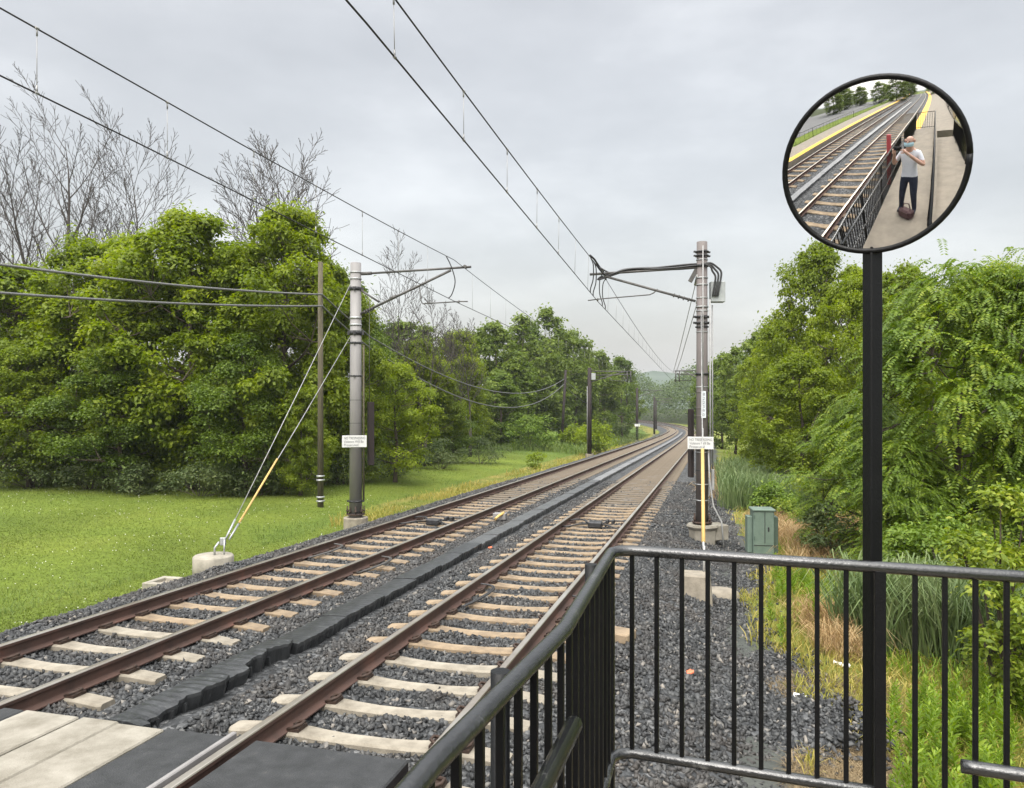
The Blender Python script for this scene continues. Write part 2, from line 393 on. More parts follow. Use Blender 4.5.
C = blend(C, (lf > 4.8)*1.0, verge)
C = blend(C, (lf > 4.8)*(lf < 7.3)*np.clip((.75+.6*n1[:,0]),0,1)*np.clip((11-sf)/2,0,1), soil)
C = blend(C, (lf > 4.6)*(lf < redge(sf,lf)-.05), grav)
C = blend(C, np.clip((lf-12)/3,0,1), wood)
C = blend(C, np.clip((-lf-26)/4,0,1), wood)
vcol(ground.data, 'Col', C)

bl = np.unique(np.concatenate([np.arange(-5.5,5.0,.18), np.arange(5.0,6.9,.18)])); bs = np.unique(np.concatenate([np.arange(-90,2,2.0), np.arange(2,45,.25), np.arange(45,330,1.0)]))
sg, lg = np.meshgrid(bs, bl, indexing='ij'); lf = lg.ravel(); sf = sg.ravel()
P = TK(sf, lf, 0.0)
wob = .022*smooth_noise(P[:,0], P[:,1], 5.0, 5)
inset = np.where(lf > 0, np.where(sf < 24, 0.0, np.clip((lf-4.6)*.9, 0, .5)), np.clip((-lf-4.9)*.3, 0, .2))
P[:,2] += prof(lf)+wob-inset*.5 + .03*np.exp(-((np.abs(lf)-1.975)/.6)**2)*0
edge = np.clip((np.abs(lf-.5)-5.6)/.5, 0, 1)
P[:,2] -= edge*.10*(.6+.4*smooth_noise(P[:,0], P[:,1], 3.0, 8))
P[:,2] -= np.clip((lf-redge(sf,lf))/.22, 0, 1)*.25
# a low heap of spilled stone beside the right-hand slope
hp = TK(9.2, 6.3); P[:,2] += .16*np.exp(-((P[:,0]-hp[0])**2+(P[:,1]-hp[1])**2)/.7**2)
nl = len(bl); ii = (np.arange(len(bs)-1)[:,None]*nl+np.arange(nl-1)[None,:]).ravel()
Q = np.stack([ii, ii+nl, ii+nl+1, ii+1], 1)
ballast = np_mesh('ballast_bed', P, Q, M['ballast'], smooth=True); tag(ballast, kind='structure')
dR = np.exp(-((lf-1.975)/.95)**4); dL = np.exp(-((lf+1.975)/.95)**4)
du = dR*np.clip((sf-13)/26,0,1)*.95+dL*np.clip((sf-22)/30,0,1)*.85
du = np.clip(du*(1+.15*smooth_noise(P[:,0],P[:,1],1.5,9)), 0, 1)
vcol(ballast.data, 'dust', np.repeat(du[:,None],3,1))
def ballast_z(s, l):
    return prof(l)

# loose stones near the camera
def stones(s, l, size, name):
    n = len(s); B = TK(s, l, 0.0); B[:,2] += prof(l)+.022*smooth_noise(B[:,0], B[:,1], 5.0, 5)+size*.12
    B[:,2] += .16*np.exp(-((B[:,0]-hp[0])**2+(B[:,1]-hp[1])**2)/.7**2)
    cube = np.array([(x,y,z) for x in (-1,1) for y in (-1,1) for z in (-1,1)], float)*.5
    V = cube[None]*(1+rng.uniform(-.75,.35,(n,8,3)))
    V *= (np.array([1.25,.85,.55])*rng.uniform(.7,1.35,(n,3)))[:,None,:]*size[:,None,None]
    q = norm(rng.normal(size=(n,4))); w,x,y,z = q.T
    Rm = np.stack([1-2*(y*y+z*z),2*(x*y-z*w),2*(x*z+y*w),2*(x*y+z*w),1-2*(x*x+z*z),2*(y*z-x*w),2*(x*z-y*w),2*(y*z+x*w),1-2*(x*x+y*y)],1).reshape(n,3,3)
    V = np.einsum('nij,nkj->nki', Rm, V)+B[:,None,:]
    fq = np.array([(0,1,3,2),(4,6,7,5),(0,4,5,1),(2,3,7,6),(0,2,6,4),(1,5,7,3)])
    Q = (fq[None]+(np.arange(n)*8)[:,None,None]).reshape(-1,4)
    o = np_mesh(name, V.reshape(-1,3), Q, M['stone']); return tag(o, 'loose dark grey crushed stone of the trackbed', 'gravel', kind='stuff')
s = np.concatenate([rng.uniform(3,12,52000), rng.uniform(12,20,36000), rng.uniform(20,34,30000)])
l = np.concatenate([rng.uniform(-5.4,6.6,52000), rng.uniform(-5.2,6.2,36000), rng.uniform(-5.1,5.4,30000)])
k = ~(l > redge(s,l)+np.abs(rng.normal(size=len(s)))*.28) & ~((s < 6.05) & (l < 2.75)) & ~((np.abs(l)<.3) & (s>6.3))
inr = (np.abs(np.abs(l)-1.975) < .7) & (rng.uniform(size=len(s)) < np.clip((s-14)/14,0,.9)); k &= ~inr
for lc_, off_ in ((1.975,0.0),(-1.975,.12)):
    ph = (s-4.6-off_+.33) % .66-.33
    k &= ~((np.abs(l-lc_) < 1.28) & (np.abs(ph) < .125) & (rng.uniform(size=len(s)) < .98))
s, l = s[k], l[k]
stones(s, l, rng.uniform(.030,.058,len(s))*np.where(s>20,1.15,1.0), 'ballast_stones')

# distant hills
V = []; Fq = []
for k in range(81):
    a = R_(-60+k*1.5); d = 1230
    h = 13+33*math.exp(-((k*1.5-60-11.0)/4.2)**2)+2.0*math.sin(k*.7)+1.2*math.sin(k*1.9+1)+8*math.exp(-((k*1.5-60-24)/9)**2)
    for j, (dd, hh) in enumerate([(-240,-9),(-120,h*.55),(0,h),(120,h*.6),(240,-9)]):
        V.append(((d+dd)*math.sin(a), (d+dd)*math.cos(a), hh+ (0 if j in (0,4) else 1.0*math.sin(k*2.3+j))))
for k in range(80):
    for j in range(4): Fq.append((k*5+j, k*5+5+j, k*5+6+j, k*5+1+j))
hb = MB(); hb.add(V, Fq, 0, True); tag(hb.build('hills', M['hills']), kind='structure')
pl = MB(); pl.add([(-1590,-890,-9.5),(1590,-890,-9.5),(1590,1490,-9.5),(-1590,1490,-9.5)], [(0,1,2,3)])
o = pl.build('outer_ground', M['hills']); tag(o, kind='structure')

# ------------------------------------------------------------------ rails
RP = [(-.075,-.172),(-.075,-.160),(-.012,-.140),(-.0085,-.130),(-.0085,-.050),(-.034,-.038),(-.036,-.010),(-.031,-.001),(-.024,.001),(.024,.001),(.031,-.001),(.036,-.010),(.034,-.038),(.0085,-.050),(.0085,-.130),(.012,-.140),(.075,-.160),(.075,-.172)]
def rail(l0, label):
    ss = np.concatenate([np.arange(-120,85,4.0), np.arange(85,340,2.0)]); k = len(RP); V = []; b = MB()
    for s_ in ss:
        for a, z in RP: V.append(TK(s_, l0+a, z).tolist())
    b.v = V
    for i in range(len(ss)-1):
        for j in range(k):
            b.f.append((i*k+j, i*k+(j+1)%k, (i+1)*k+(j+1)%k, (i+1)*k+j)); b.m.append(1 if j in (6,7,8,9,10) else 0); b.sm.append(False)
    o = b.build('rail', [M['rail_rust'], M['rail_head']]); tag(o, label, 'rail', 'running rails of the two tracks')
for l0, lb in ((-2.73,'rusty steel rail nearest the lawn, farthest left of four'), (-1.22,'rusty rail between the lawn side rail and the black rubber strip'), (1.22,'shiny topped rail just right of the black rubber strip'), (2.73,'shiny topped rail nearest the black railing and cabinet')):
    rail(l0, lb)

# ------------------------------------------------------------------ ties with their clips
def tie_mesh(name, m):
    b = MB(); W = .108; secs = []
    for l_ in (-1.25,-1.22,-.98,-.55,-.42,-.2,0,.2,.42,.55,.98,1.22,1.25):
        a = abs(l_); top = -.165 if .5 < a < 1.0 else (-.185 if a >= 1.2 else (-.172 if a > 1.0 else -.184 if a < .3 else -.176))
        w = W*(.86 if a < .3 else .95 if a < .5 else 1) - (.02 if a > 1.24 else 0)
        secs.append([(l_,-w,-.36),(l_,-w,top-.018),(l_,-w+.022,top),(l_,w-.022,top),(l_,w,top-.018),(l_,w,-.36)])
    V = [p for s_ in secs for p in s_]; Fs = []
    for i in range(len(secs)-1):
        for j in range(5): Fs.append((i*6+j, i*6+j+1, (i+1)*6+j+1, (i+1)*6+j))
    Fs += [tuple(reversed(range(6))), tuple((len(secs)-1)*6+j for j in range(6))]
    b.add(V, Fs); o = b.build(name, m); return o
protos = {}
for key, mm in (('pale','tie_pale'),('tan','tie_tan'),('far','tie_far')):
    o = tie_mesh('railroad_tie', M[mm]); protos[key] = o.data; bpy.data.objects.remove(o)
cb = MB()
pts = [(.0,-.05,-.150),(.05,-.055,-.13),(.085,-.03,-.118),(.085,.02,-.118),(.05,.045,-.128),(.02,.05,-.135),(.01,.02,-.145)]
cb.tube(pts, .011, 6); cb.box((.05,0,-.155), (.07,.12,.03))
clip_me = cb.build('rail_clip', M['clip']); cm = clip_me.data; bpy.data.objects.remove(clip_me)
far_ties = []; ties = []
for lc, side in ((1.975,'R'),(-1.975,'L')):
    for i in range(-40, 330):
        s_ = 4.6+.66*i+(.12 if side == 'L' else 0)+random.uniform(-.02,.02)
        if s_ < -26 or s_ > 205 or 3.0 < s_ < 5.9: continue
        ties.append((s_, lc, side))
fwd = sorted([t for t in ties if t[0] > 0], key=lambda t: t[0])[:240]; back = [t for t in ties if t[0] < 0][-60:] 
back = sorted([t for t in ties if t[0] < 3], key=lambda t: -t[0])[:56]
ids = set(id(t) for t in fwd+back)
for t in ties:
    s_, lc, side = t
    if id(t) not in ids: far_ties.append(t); continue
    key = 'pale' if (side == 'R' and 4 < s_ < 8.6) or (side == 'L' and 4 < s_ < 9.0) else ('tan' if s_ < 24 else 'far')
    o = bpy.data.objects.new('railroad_tie', protos[key]); COL.objects.link(o)
    o.location = tk(s_, lc); o.rotation_euler = (R_(-1.387), 0, -heading(s_)+random.uniform(-.012,.012))
    where = 'right hand track' if side == 'R' else 'left hand track by the lawn'
    if s_ < 3: lab = f'concrete tie of the {where}, seen in the mirror'
    elif key == 'pale': lab = f'pale grey concrete tie of the {where}, near the crossing'
    elif key == 'tan': lab = f'tan stained concrete tie of the {where}, bedded in ballast'
    else: lab = f'dusty brown concrete tie of the {where}, far down the line'
    tag(o, lab, 'railroad tie', lab.replace('concrete tie', 'concrete ties', 1))
    if 4 < s_ < 30:
        for lr in (-.755,.755):
            for sg_ in (-1,1):
                if s_ > 20 and sg_ < 0: continue
                c = bpy.data.objects.new('rail_clip', cm); COL.objects.link(c); c.parent = o
                c.location = (lr+sg_*.06, 0, .045); c.scale = (1.3,1.3,1.3); c.rotation_euler = (0, 0, 0 if sg_ > 0 else math.pi)
V0 = np.array([v.co[:] for v in protos['far'].vertices]); F0 = [tuple(p.vertices) for p in protos['far'].polygons]
b = MB()
for s_, lc, side in far_ties:
    h = heading(s_); c, s2 = math.cos(-h), math.sin(-h); p = TK(s_, lc)
    b.add([(p[0]+v[0]*c-v[1]*s2, p[1]+v[0]*s2+v[1]*c, p[2]+v[2]) for v in V0], F0)
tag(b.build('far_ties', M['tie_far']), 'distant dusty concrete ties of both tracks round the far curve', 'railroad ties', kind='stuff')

# ------------------------------------------------------------------ black rubber trough cover between the tracks
def cover_mesh(seed, torn=False):
    r = random.Random(seed); b = MB(); w_ = 0.0; nu, nv = 25, 7; L_ = 1.22; V = []
    for i in range(nu):
        u = i/(nu-1)*L_
        w_ = max(-.05, min(.035, w_*.8+r.uniform(-.02,.02)+(r.uniform(-.05,.03) if r.random() < .15 else 0))) if torn else max(-.02, min(.016, w_*.7+r.uniform(-.012,.012))); e = w_
        if torn: e = w_*1.5-.03
        for j in range(nv):
            v = -.19+(.37+e*(j/(nv-1)))*(j/(nv-1))
            z = -.10+(.025 if torn else 0)+(.003 if torn else .0015)*math.sin(u*60)+(.03*math.sin(u*2.6+seed)*j/(nv-1) if torn else 0)+.012*(1-(2*j/(nv-1)-1)**2)+.01*j/(nv-1)+r.uniform(-.002,.002)+(.015 if torn else .003)*math.sin(u*5+seed)*(.3+j/(nv-1))
            V.append((v, u, z))
    Fs = [(i*nv+j, i*nv+j+1, (i+1)*nv+j+1, (i+1)*nv+j) for i in range(nu-1) for j in range(nv-1)]
    n = len(V); edge = [V[i*nv+nv-1] for i in range(nu)]; edgel = [V[i*nv] for i in range(nu)]
    for i, p in enumerate(edge): V.append((p[0]+.004, p[1], p[2]-.03))
    for i, p in enumerate(edge): V.append((p[0]-.05-.012*math.sin(i*1.4), p[1], -.31))
    for i, p in enumerate(edgel): V.append((p[0]-.01, p[1], -.27))
    for i in range(nu-1):
        Fs.append((i*nv+nv-1, n+i, n+i+1, (i+1)*nv+nv-1)); Fs.append((n+i, n+nu+i, n+nu+i+1, n+i+1))
        Fs.append((i*nv, (i+1)*nv, n+2*nu+i+1, n+2*nu+i))
    # end faces
    for e_, i in ((0,0),(1,nu-1)):
        loop = [i*nv+j for j in range(nv)]+[n+i, n+nu+i, n+2*nu+i]
        Fs.append(tuple(loop if e_ == 0 else reversed(loop)))
    b.add(V, Fs, 0, False)
    if torn:
        for k in range(7):
            b.box((.03, .1+k*.17, -.21), (.16,.03,.16), Matrix.Rotation(r.uniform(-.25,.25),3,'Z'))
    o = b.build('rubber_cover', M['cover']); me = o.data; bpy.data.objects.remove(o); return me
cms = [cover_mesh(k) for k in range(4)]; cmd = [m_.copy() for m_ in cms]; [m_.materials.__setitem__(0, M['cover_mid_sheen']) for m_ in cmd]; cmf = [m_.copy() for m_ in cms]; [m_.materials.__setitem__(0, M['cover_pale_sheen']) for m_ in cmf]; cmt = [cover_mesh(k+10, True) for k in range(2)]
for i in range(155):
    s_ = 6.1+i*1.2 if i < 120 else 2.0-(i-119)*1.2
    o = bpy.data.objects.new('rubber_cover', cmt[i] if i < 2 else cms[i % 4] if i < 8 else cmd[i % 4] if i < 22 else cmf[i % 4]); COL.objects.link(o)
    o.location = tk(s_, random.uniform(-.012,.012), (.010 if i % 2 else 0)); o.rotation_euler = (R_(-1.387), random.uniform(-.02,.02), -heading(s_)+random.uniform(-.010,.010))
    lab = ('torn and lifted black rubber cover sheet beside the pale concrete crossing slabs' if i == 0 else 'sagging black rubber cover sheet, second from the crossing slabs' if i == 1 else 'ribbed black rubber sheet in the strip between the two tracks')
    if i >= 120: lab = 'rubber strip sheet between the tracks, seen only in the mirror'
    tag(o, lab, 'rubber cover', None if i < 2 else 'rubber sheets of the strip between the tracks' if i < 120 else 'rubber sheets seen in the mirror')
for k in range(0):
    pass

# ------------------------------------------------------------------ crossing panels at the bottom left
def panel(l0, l1, m, label, cat, dz=0.0, s1=5.95, s0=3.2):
    b = MB(); h = heading(0); M3 = Matrix.Rotation(-h, 3, 'Z')
    c = tk((s0+s1)/2, (l0+l1)/2, -.10+dz-.006)
    b.box(c, (l1-l0, s1-s0, .19), M3 @ Matrix.Rotation(R_(-1.387),3,'X'), 0, .012)
    tag(b.build('crossing_panel', m), label, cat, 'crossing panels set between the rails')
C_ = 1.975
panel(-4.6+C_+.0, -3.31+C_, M['black_rubber'], 'black rubber crossing panel between the rails of the lawn side track', 'crossing panel')
panel(-3.10+C_, -2.88+C_, M['black_rubber'], 'narrow black rubber crossing panel left of the pale slabs', 'crossing panel')
panel(-2.86+C_, -2.31+C_, M['pale_concrete'], 'widest pale concrete crossing slab, leftmost of the three', 'crossing slab', .004)
panel(-2.29+C_, -1.93+C_, M['pale_concrete'], 'middle pale concrete crossing slab with a rust stain, narrowest of three', 'crossing slab', -.002, 5.97)
panel(-1.91+C_, -1.46+C_, M['pale_concrete'], 'pale concrete crossing slab next to the wide black rubber panel', 'crossing slab', .002, 5.93)
panel(-1.44+C_, -.885+C_, M['black_rubber'], 'wide black rubber crossing panel right of the pale slabs', 'crossing panel')
panel(-.64+C_, .64+C_, M['black_rubber'], 'black rubber crossing panel between the rails of the right hand track', 'crossing panel')
b = MB(); b.box(tk(4.6, 1.975-.855, -.03), (.045,2.78,.09), Matrix.Rotation(-heading(0),3,'Z') @ Matrix.Rotation(R_(-1.387),3,'X'), 0, .008); tag(b.build('edge_strip', M['pole_grey']), 'grey metal edge strip along the right hand rail at the crossing', 'edge strip')

# ------------------------------------------------------------------ wiring helpers
def lerp_l(s_, table):
    return float(np.interp(s_, [t[0] for t in table], [t[1] for t in table]))
SUP = [-68,-24,20,64,107,150,193,236]
def overhead(lc, label, cs, ms, hc, hm, d0):
    root = thing('overhead_line', tk(SUP[2], lc), label, 'overhead line', None)
    def cpt(s_): return tk(s_, lc+lerp_l(s_, cs), hc)
    def mpt(s_):
        a = max([x for x in SUP if x <= s_], default=SUP[0]); bb = min([x for x in SUP if x > s_], default=SUP[-1]+43)
        t = (s_-a)/(bb-a); sag = (.42 if lc > 0 else .56)*4*t*(1-t)
        return tk(s_, lc+lerp_l(s_, ms), hm-sag)
    ss = np.arange(-68, 236, 2.0)
    b = MB(); b.tube([cpt(x) for x in ss], .0085, 6); b.build('contact_wire', M['wire'], root)
    b = MB(); b.tube([mpt(x) for x in ss], .0085, 6); b.build('messenger_wire', M['wire'], root)
    x = d0
    while x < 64:
        if not (19.2 < x < 20.8):
            b = MB(); p, q = mpt(x), cpt(x); b.tube([p, q], .0038, 5)
            if x < 16: b.tube([p, p+(q-p)*.12], .009, 5); b.tube([q, q+(p-q)*.12], .009, 5); b.ring(p, .014, .04, 8, axis=(.25,.97,0)); b.ring(q, .014, .04, 8, axis=(.25,.97,0))
            b.build('dropper', M['guy'], root)
        x += 1.87 if lc < 0 else 1.92
    return root, cpt, mpt
rootR, cR, mR = overhead(1.975, 'overhead contact wire with droppers above the right hand track', [(-24,.35),(6,.28),(20,-.03),(64,-.3),(107,.25),(150,-.2)], [(-24,.3),(6,.27),(20,.0),(64,-.3),(107,.1),(150,-.1)], 5.47, 6.32, 4.62)
rootL, cL, mL = overhead(-1.975, 'overhead contact wire with droppers above the lawn side track', [(-24,.4),(7,.43),(20,.05),(64,-.25),(107,.25),(150,-.2)], [(-24,.4),(7,.43),(20,.05),(64,-.25),(107,.25),(150,-.2)], 5.62, 6.72, 4.8)

def text_mesh(name, body, size, m, parent, matrix, ext=.002, align='LEFT', width=None):
    cu = bpy.data.curves.new(name, 'FONT'); cu.body = body; cu.size = size; cu.extrude = ext; cu.align_x = align; cu.space_line = .95; cu.resolution_u = 3
    ob = bpy.data.objects.new(name, cu); COL.objects.link(ob)
    dg = bpy.context.evaluated_depsgraph_get(); me = bpy.data.meshes.new_from_object(ob.evaluated_get(dg))
    bpy.data.objects.remove(ob)
    if width:
        xs = [v.co.x for v in me.vertices]; k = width/(max(xs)-min(xs)); me.transform(Matrix.Diagonal((k,1,1,1)))
    base = parent.location if parent.parent is None else parent.parent.location+parent.location
    me.transform(Matrix.Translation(-base) @ matrix); me.materials.clear(); me.materials.append(m)
    o = bpy.data.objects.new(name, me); COL.objects.link(o); o.parent = parent; return o

def warning_sign(root, c, w, h):
    """white plate facing the platform, lettering in thin raised ink"""
    az = math.atan2(c.x, c.y); Mz = Matrix.Rotation(-az, 3, 'Z')
    b = MB(); b.box(c, (w, .012, h), Mz, 0, .004)
    sgn = b.build('sign', M['sign'], root); sgn['label'] = 'white plate reading NO TRESPASSING Violators Will Be Prosecuted'
    R4 = Mz.to_4x4() @ Matrix.Rotation(R_(90),4,'X')
    for txt, dz, wd in (('NO TRESPASSING', .17, .86), ('Violators Will Be', -.12, .80), ('Prosecuted', -.40, .58)):
        text_mesh('lettering', txt, h*.30, M['ink'], sgn, Matrix.Translation(c+Mz@Vector((-w*.43, -.008, h*dz))) @ R4, .0015, 'LEFT', w*wd)
    return sgn

# ------------------------------------------------------------------ left catenary pole
PLb = Vector((-4.585, 22.3, 0)); sL = 22.3/F
def zL(y): return CAMZ-(y-HY)*sL
PLb.z = gz(PLb.x, PLb.y)-.05
root = thing('catenary_pole', PLb, 'light grey overhead line pole with a white warning sign, on the lawn side', 'catenary pole')
b = MB(); b.lathe((PLb.x,PLb.y,0), [(.36,PLb.z-.4),(.36,zL(517)-.02),(.34,zL(517))], 14, 0, False); b.build('footing', M['footing'], root)
b = MB(); b.tube([(PLb.x,PLb.y,zL(517)),(PLb.x,PLb.y,zL(263))], [.185,.155], 24); b.build('shaft', M['pole_grey'], root)
b = MB(); b.ring((PLb.x,PLb.y,zL(514)), .27, .035, 16)
for k in range(8):
    a = k*math.pi/4+.2; c = Vector((PLb.x+.24*math.cos(a), PLb.y+.24*math.sin(a), zL(510.5))); b.tube([c-Vector((0,0,.12)), c+Vector((0,0,.14))], .02, 6); b.ring(c, .04, .04, 6)
b.build('base_plate', M['clip'], root)
for y, r_, hh, mm in ((501,.20,.05,'dark_steel'),(272.5,.172,.035,'steel'),(279,.172,.035,'steel'),(289,.178,.10,'dark_steel'),(318,.178,.06,'steel'),(325,.178,.05,'steel'),(333,.185,.13,'dark_steel'),(343,.182,.05,'dark_steel'),(376,.176,.04,'dark_steel'),(400,.176,.012,'dark_steel'),(423,.178,.012,'dark_steel')):
    b = MB(); b.ring((PLb.x,PLb.y,zL(y)), r_, hh, 20)
    if mm == 'dark_steel' and hh > .03:
        for a in (0,1.57,3.14,4.71): b.box((PLb.x+(r_+.02)*math.cos(a), PLb.y+(r_+.02)*math.sin(a), zL(y)), (.07,.07,hh*.9))
    b.build('clamp_band', M[mm], root)
vperp = Vector((math.cos(heading(20)), -math.sin(heading(20)), 0))
def pL(d, z): return Vector((PLb.x, PLb.y, 0))+vperp*d+Vector((0,0,z))
armz = zL(274)
b = MB(); b.tube([pL(.18,armz), pL(.5,armz)], .05, 8); b.tube([pL(.5,armz), pL(3.55,armz+.05)], .032, 10)
b.tube([pL(.16,zL(314)), pL(2.95,armz-.02)], .035, 10); b.ring(pL(1.2,(zL(314)+ (armz-zL(314))*.38)), .05, .2, 8, axis=(.9,-.2,.4))
for t in (.12,.2,.28,.36): b.ring(pL(.18+t, zL(314)+ (armz-zL(314))*t/2.9), .06, .03, 10, axis=(.9,-.25,.4))
b.ring(pL(3.38,armz+.06), .05, .14, 8, axis=(.25,.97,0))
b.build('cantilever_arm', M['arm'], root)
cq = cL(20.4); b = MB(); b.tube([pL(2.0,zL(314)+(armz-zL(314))*.62), pL(2.05,cq.z+.2), pL(2.1,cq.z+.12), cq+Vector((.05,0,.05)), cq+vperp*.25+Vector((0,0,.04))], .017, 8); b.tube([cq, cq+Vector((0,0,.08))], .02, 6)
b.build('registration_arm', M['arm'], root)
b = MB(); p0 = mL(19.3); q0 = cL(19.5); b.tube(spl([p0, p0.lerp(q0,.25)+Vector((.12,0,0)), p0.lerp(q0,.6)+Vector((.2,0,0)), p0.lerp(q0,.9)+Vector((.1,0,0)), q0]), .014, 6); b.build('jumper_cable', M['cable'], root)
c = Vector((PLb.x+.42, PLb.y+.28, 0)); b = MB(); b.box((c.x-.03,c.y,(zL(402)+zL(466))/2), (.17,.16,zL(402)-zL(466)), Matrix.Rotation(.5,3,'Z'), 0, .01); b.build('counterweight_guard', M['pole_dark'], root)
b = MB(); b.tube([(PLb.x+.235,PLb.y-.02,zL(345)),(PLb.x+.235,PLb.y-.02,zL(500))], .028, 8); b.build('conduit', M['wood'], root)
b = MB(); b.tube([(PLb.x+.40,PLb.y,zL(300)),(PLb.x+.40,PLb.y,zL(402))], .010, 6); b.tube([pL(.15,zL(290)), pL(.75,zL(303))], .03, 8)
b.build('tension_rod', M['arm'], root)
warning_sign(root, Vector((PLb.x+.0, PLb.y-.19, zL(441))), .70, .345)

# guy wires of the left pole
anch = Vector((-6.13,15.6,0)); anch.z = gz(anch.x, anch.y)
r0 = thing('guy_anchor', anch, 'round concrete anchor block in the grass holding the guy wires', 'anchor block')
ztop = CAMZ-(555-HY)*15.6/F
b = MB(); b.lathe((anch.x,anch.y,0), [(.40,anch.z-.2),(.40,ztop-.03),(.37,ztop)], 28); b.build('block', M['concrete'], r0)
b = MB()
eye = Vector((anch.x+.18, anch.y+.2, ztop+.30))
b.tube([(anch.x+.02,anch.y,ztop-.02),(anch.x+.03,anch.y,ztop+.15),(anch.x+.1,anch.y+.05,ztop+.26)], .022, 8); b.tube([(anch.x+.2,anch.y+.05,ztop-.02),(anch.x+.19,anch.y+.1,ztop+.3)], .018, 8)
b.box(eye-Vector((.04,.05,.05)), (.12,.05,.16), None, 0, .01); b.build('anchor_eye', M['steel'], r0)
def guy(name, a, z1, z2, label, g0=None, g1=None, gr_=.03, mm='guy', r=.011):
    o = thing(name, a, label, 'guy wire')
    b = MB(); b.tube([a, z1.lerp(a,.5)-Vector((0,0,.03)), z1], r, 6); b.build('strand', M[mm], o)
    if g0 is not None:
        b = MB(); b.tube([a.lerp(z1,g0), a.lerp(z1,g1)], gr_, 10); b.build('guard_sleeve', M['yellow'], o)
    b = MB(); b.tube([a, a.lerp(z1,.055)], .024, 6); b.build('turnbuckle', M['steel'], o)
    return o
guy('guy_wire', eye, Vector((PLb.x-.14, PLb.y-.1, zL(285))), None, 'upper bare guy wire from the grey pole to the round concrete block')
guy('guy_wire', eye+Vector((.05,.05,-.03)), Vector((PLb.x-.14, PLb.y-.1, zL(337))), None, 'lower guy wire with yellow sleeve from grey pole to round block', .06, .32, .023)

# ------------------------------------------------------------------ right catenary pole
PRb = Vector((4.575,18.3,0)); sR = 18.3/F
def zR(y): return CAMZ-(y-HY)*sR
PRb.z = zR(541)
root = thing('catenary_pole', PRb, 'brown grey pole with many bands, cables and conduits, right of the tracks', 'catenary pole')
b = MB(); hh = heading(18); Mz = Matrix.Rotation(-hh+.5,3,'Z')
b.lathe((PRb.x+.02,PRb.y,0), [(.30,PRb.z-.3),(.34,zR(526)-.08),(.40,zR(526)),(.38,zR(524)),], 8, 0, False)
b.box((PRb.x+.32,PRb.y+.1,zR(525)-.17), (.5,.5,.36), Mz, 0, .015); b.build('footing', M['pale_concrete'], root)
b = MB(); b.tube([(PRb.x,PRb.y,zR(522)),(PRb.x,PRb.y,zR(242))], [.145,.125], 20); b.build('shaft', M['pole_brown'], root)
b = MB(); b.ring((PRb.x,PRb.y,zR(522)), .24, .03, 14)
for k in range(6):
    a = k*math.pi/3+.3; c = Vector((PRb.x+.2*math.cos(a), PRb.y+.2*math.sin(a), zR(519))); b.tube([c-Vector((0,0,.1)), c+Vector((0,0,.12))], .018, 6); b.ring(c, .035, .035, 6)
b.build('base_plate', M['clip'], root)
for y, r_, hh_, mm in ((252,.165,.03,'dark_steel'),(256,.165,.03,'dark_steel'),(260,.14,.02,'steel'),(266,.15,.05,'dark_steel'),(278,.142,.025,'steel'),(285,.142,.025,'steel'),(298,.14,.02,'steel'),(307,.15,.03,'steel'),(311,.142,.025,'steel'),(317,.175,.04,'dark_steel'),(323,.175,.04,'dark_steel'),(327,.16,.03,'dark_steel'),(332,.142,.02,'steel'),(374,.16,.05,'dark_steel'),(387,.146,.02,'steel'),(392,.15,.02,'pole_brown'),(408,.15,.02,'pole_brown'),(416,.15,.02,'pole_brown'),(452,.155,.02,'steel'),(470,.155,.02,'dark_steel'),(484,.155,.02,'steel'),(500,.155,.02,'steel')):
    b = MB(); b.ring((PRb.x,PRb.y,zR(y)), r_, hh_, 18)
    if r_ > .16:
        for a in (0.2,1.77,3.34,4.91): b.box((PRb.x+(r_+.015)*math.cos(a), PRb.y+(r_+.015)*math.sin(a), zR(y)), (.06,.06,hh_*1.2))
    b.build('clamp_band', M[mm], root)
def pR(d, z): return Vector((PRb.x, PRb.y, 0))-vperp*d+Vector((0,0,z))
az_ = zR(268)
b = MB(); b.tube([pR(.14,az_+.02), pR(2.72,az_-.04)], .032, 10); b.tube([pR(.15,zR(301)), pR(2.35,az_-.10)], .030, 10)
b.box(pR(.2,zR(275)), (.10,.06,.35), Matrix.Rotation(.5,3,'Y')); 
for t in (.05,.1,.15,.2): b.ring(pR(.2+t*2.3, zR(301)+(az_-zR(301))*t), .05, .025, 10, axis=(-.9,.25,.35))
b.build('cantilever_arm', M['arm'], root)
b = MB()
for k in range(4):
    o1, o2 = .03*math.cos(k*1.6), .03*math.sin(k*1.6)
    pts = [pR(d_, az_+.05+.025*math.sin(d_*3+k)+o2-.05*(d_>1.6))+Vector((0,o1,0)) for d_ in (.0,.3,.7,1.1,1.5,1.9)]
    pts += [pR(2.2+.1*k, az_-.03-.05*k), mR(19.6-.3*k) if k < 2 else pR(2.4, az_-.08), ]
    b.tube(spl(pts), .022, 7)
for ds, in ((-1.2,),(-.7,),(1.0,),(1.6,)):
    s_ = 19.6+ds; p0 = mR(s_); q0 = cR(s_+.15); w_ = .06 if ds < 0 else -.07
    b.tube(spl([p0, p0.lerp(q0,.2)+Vector((w_,0,0)), p0.lerp(q0,.6)+Vector((w_,0,0)), q0+Vector((0,0,.1)), q0]), .013, 6)
b.tube([mR(18.3)+Vector((0,0,.04)), mR(18.9)+Vector((.02,0,.05)), mR(19.5)+Vector((.04,0,.0)), mR(20.3)+Vector((.05,0,-.0)), mR(21.3)], .024, 7)
b.build('feeder_cable', M['cable'], root)
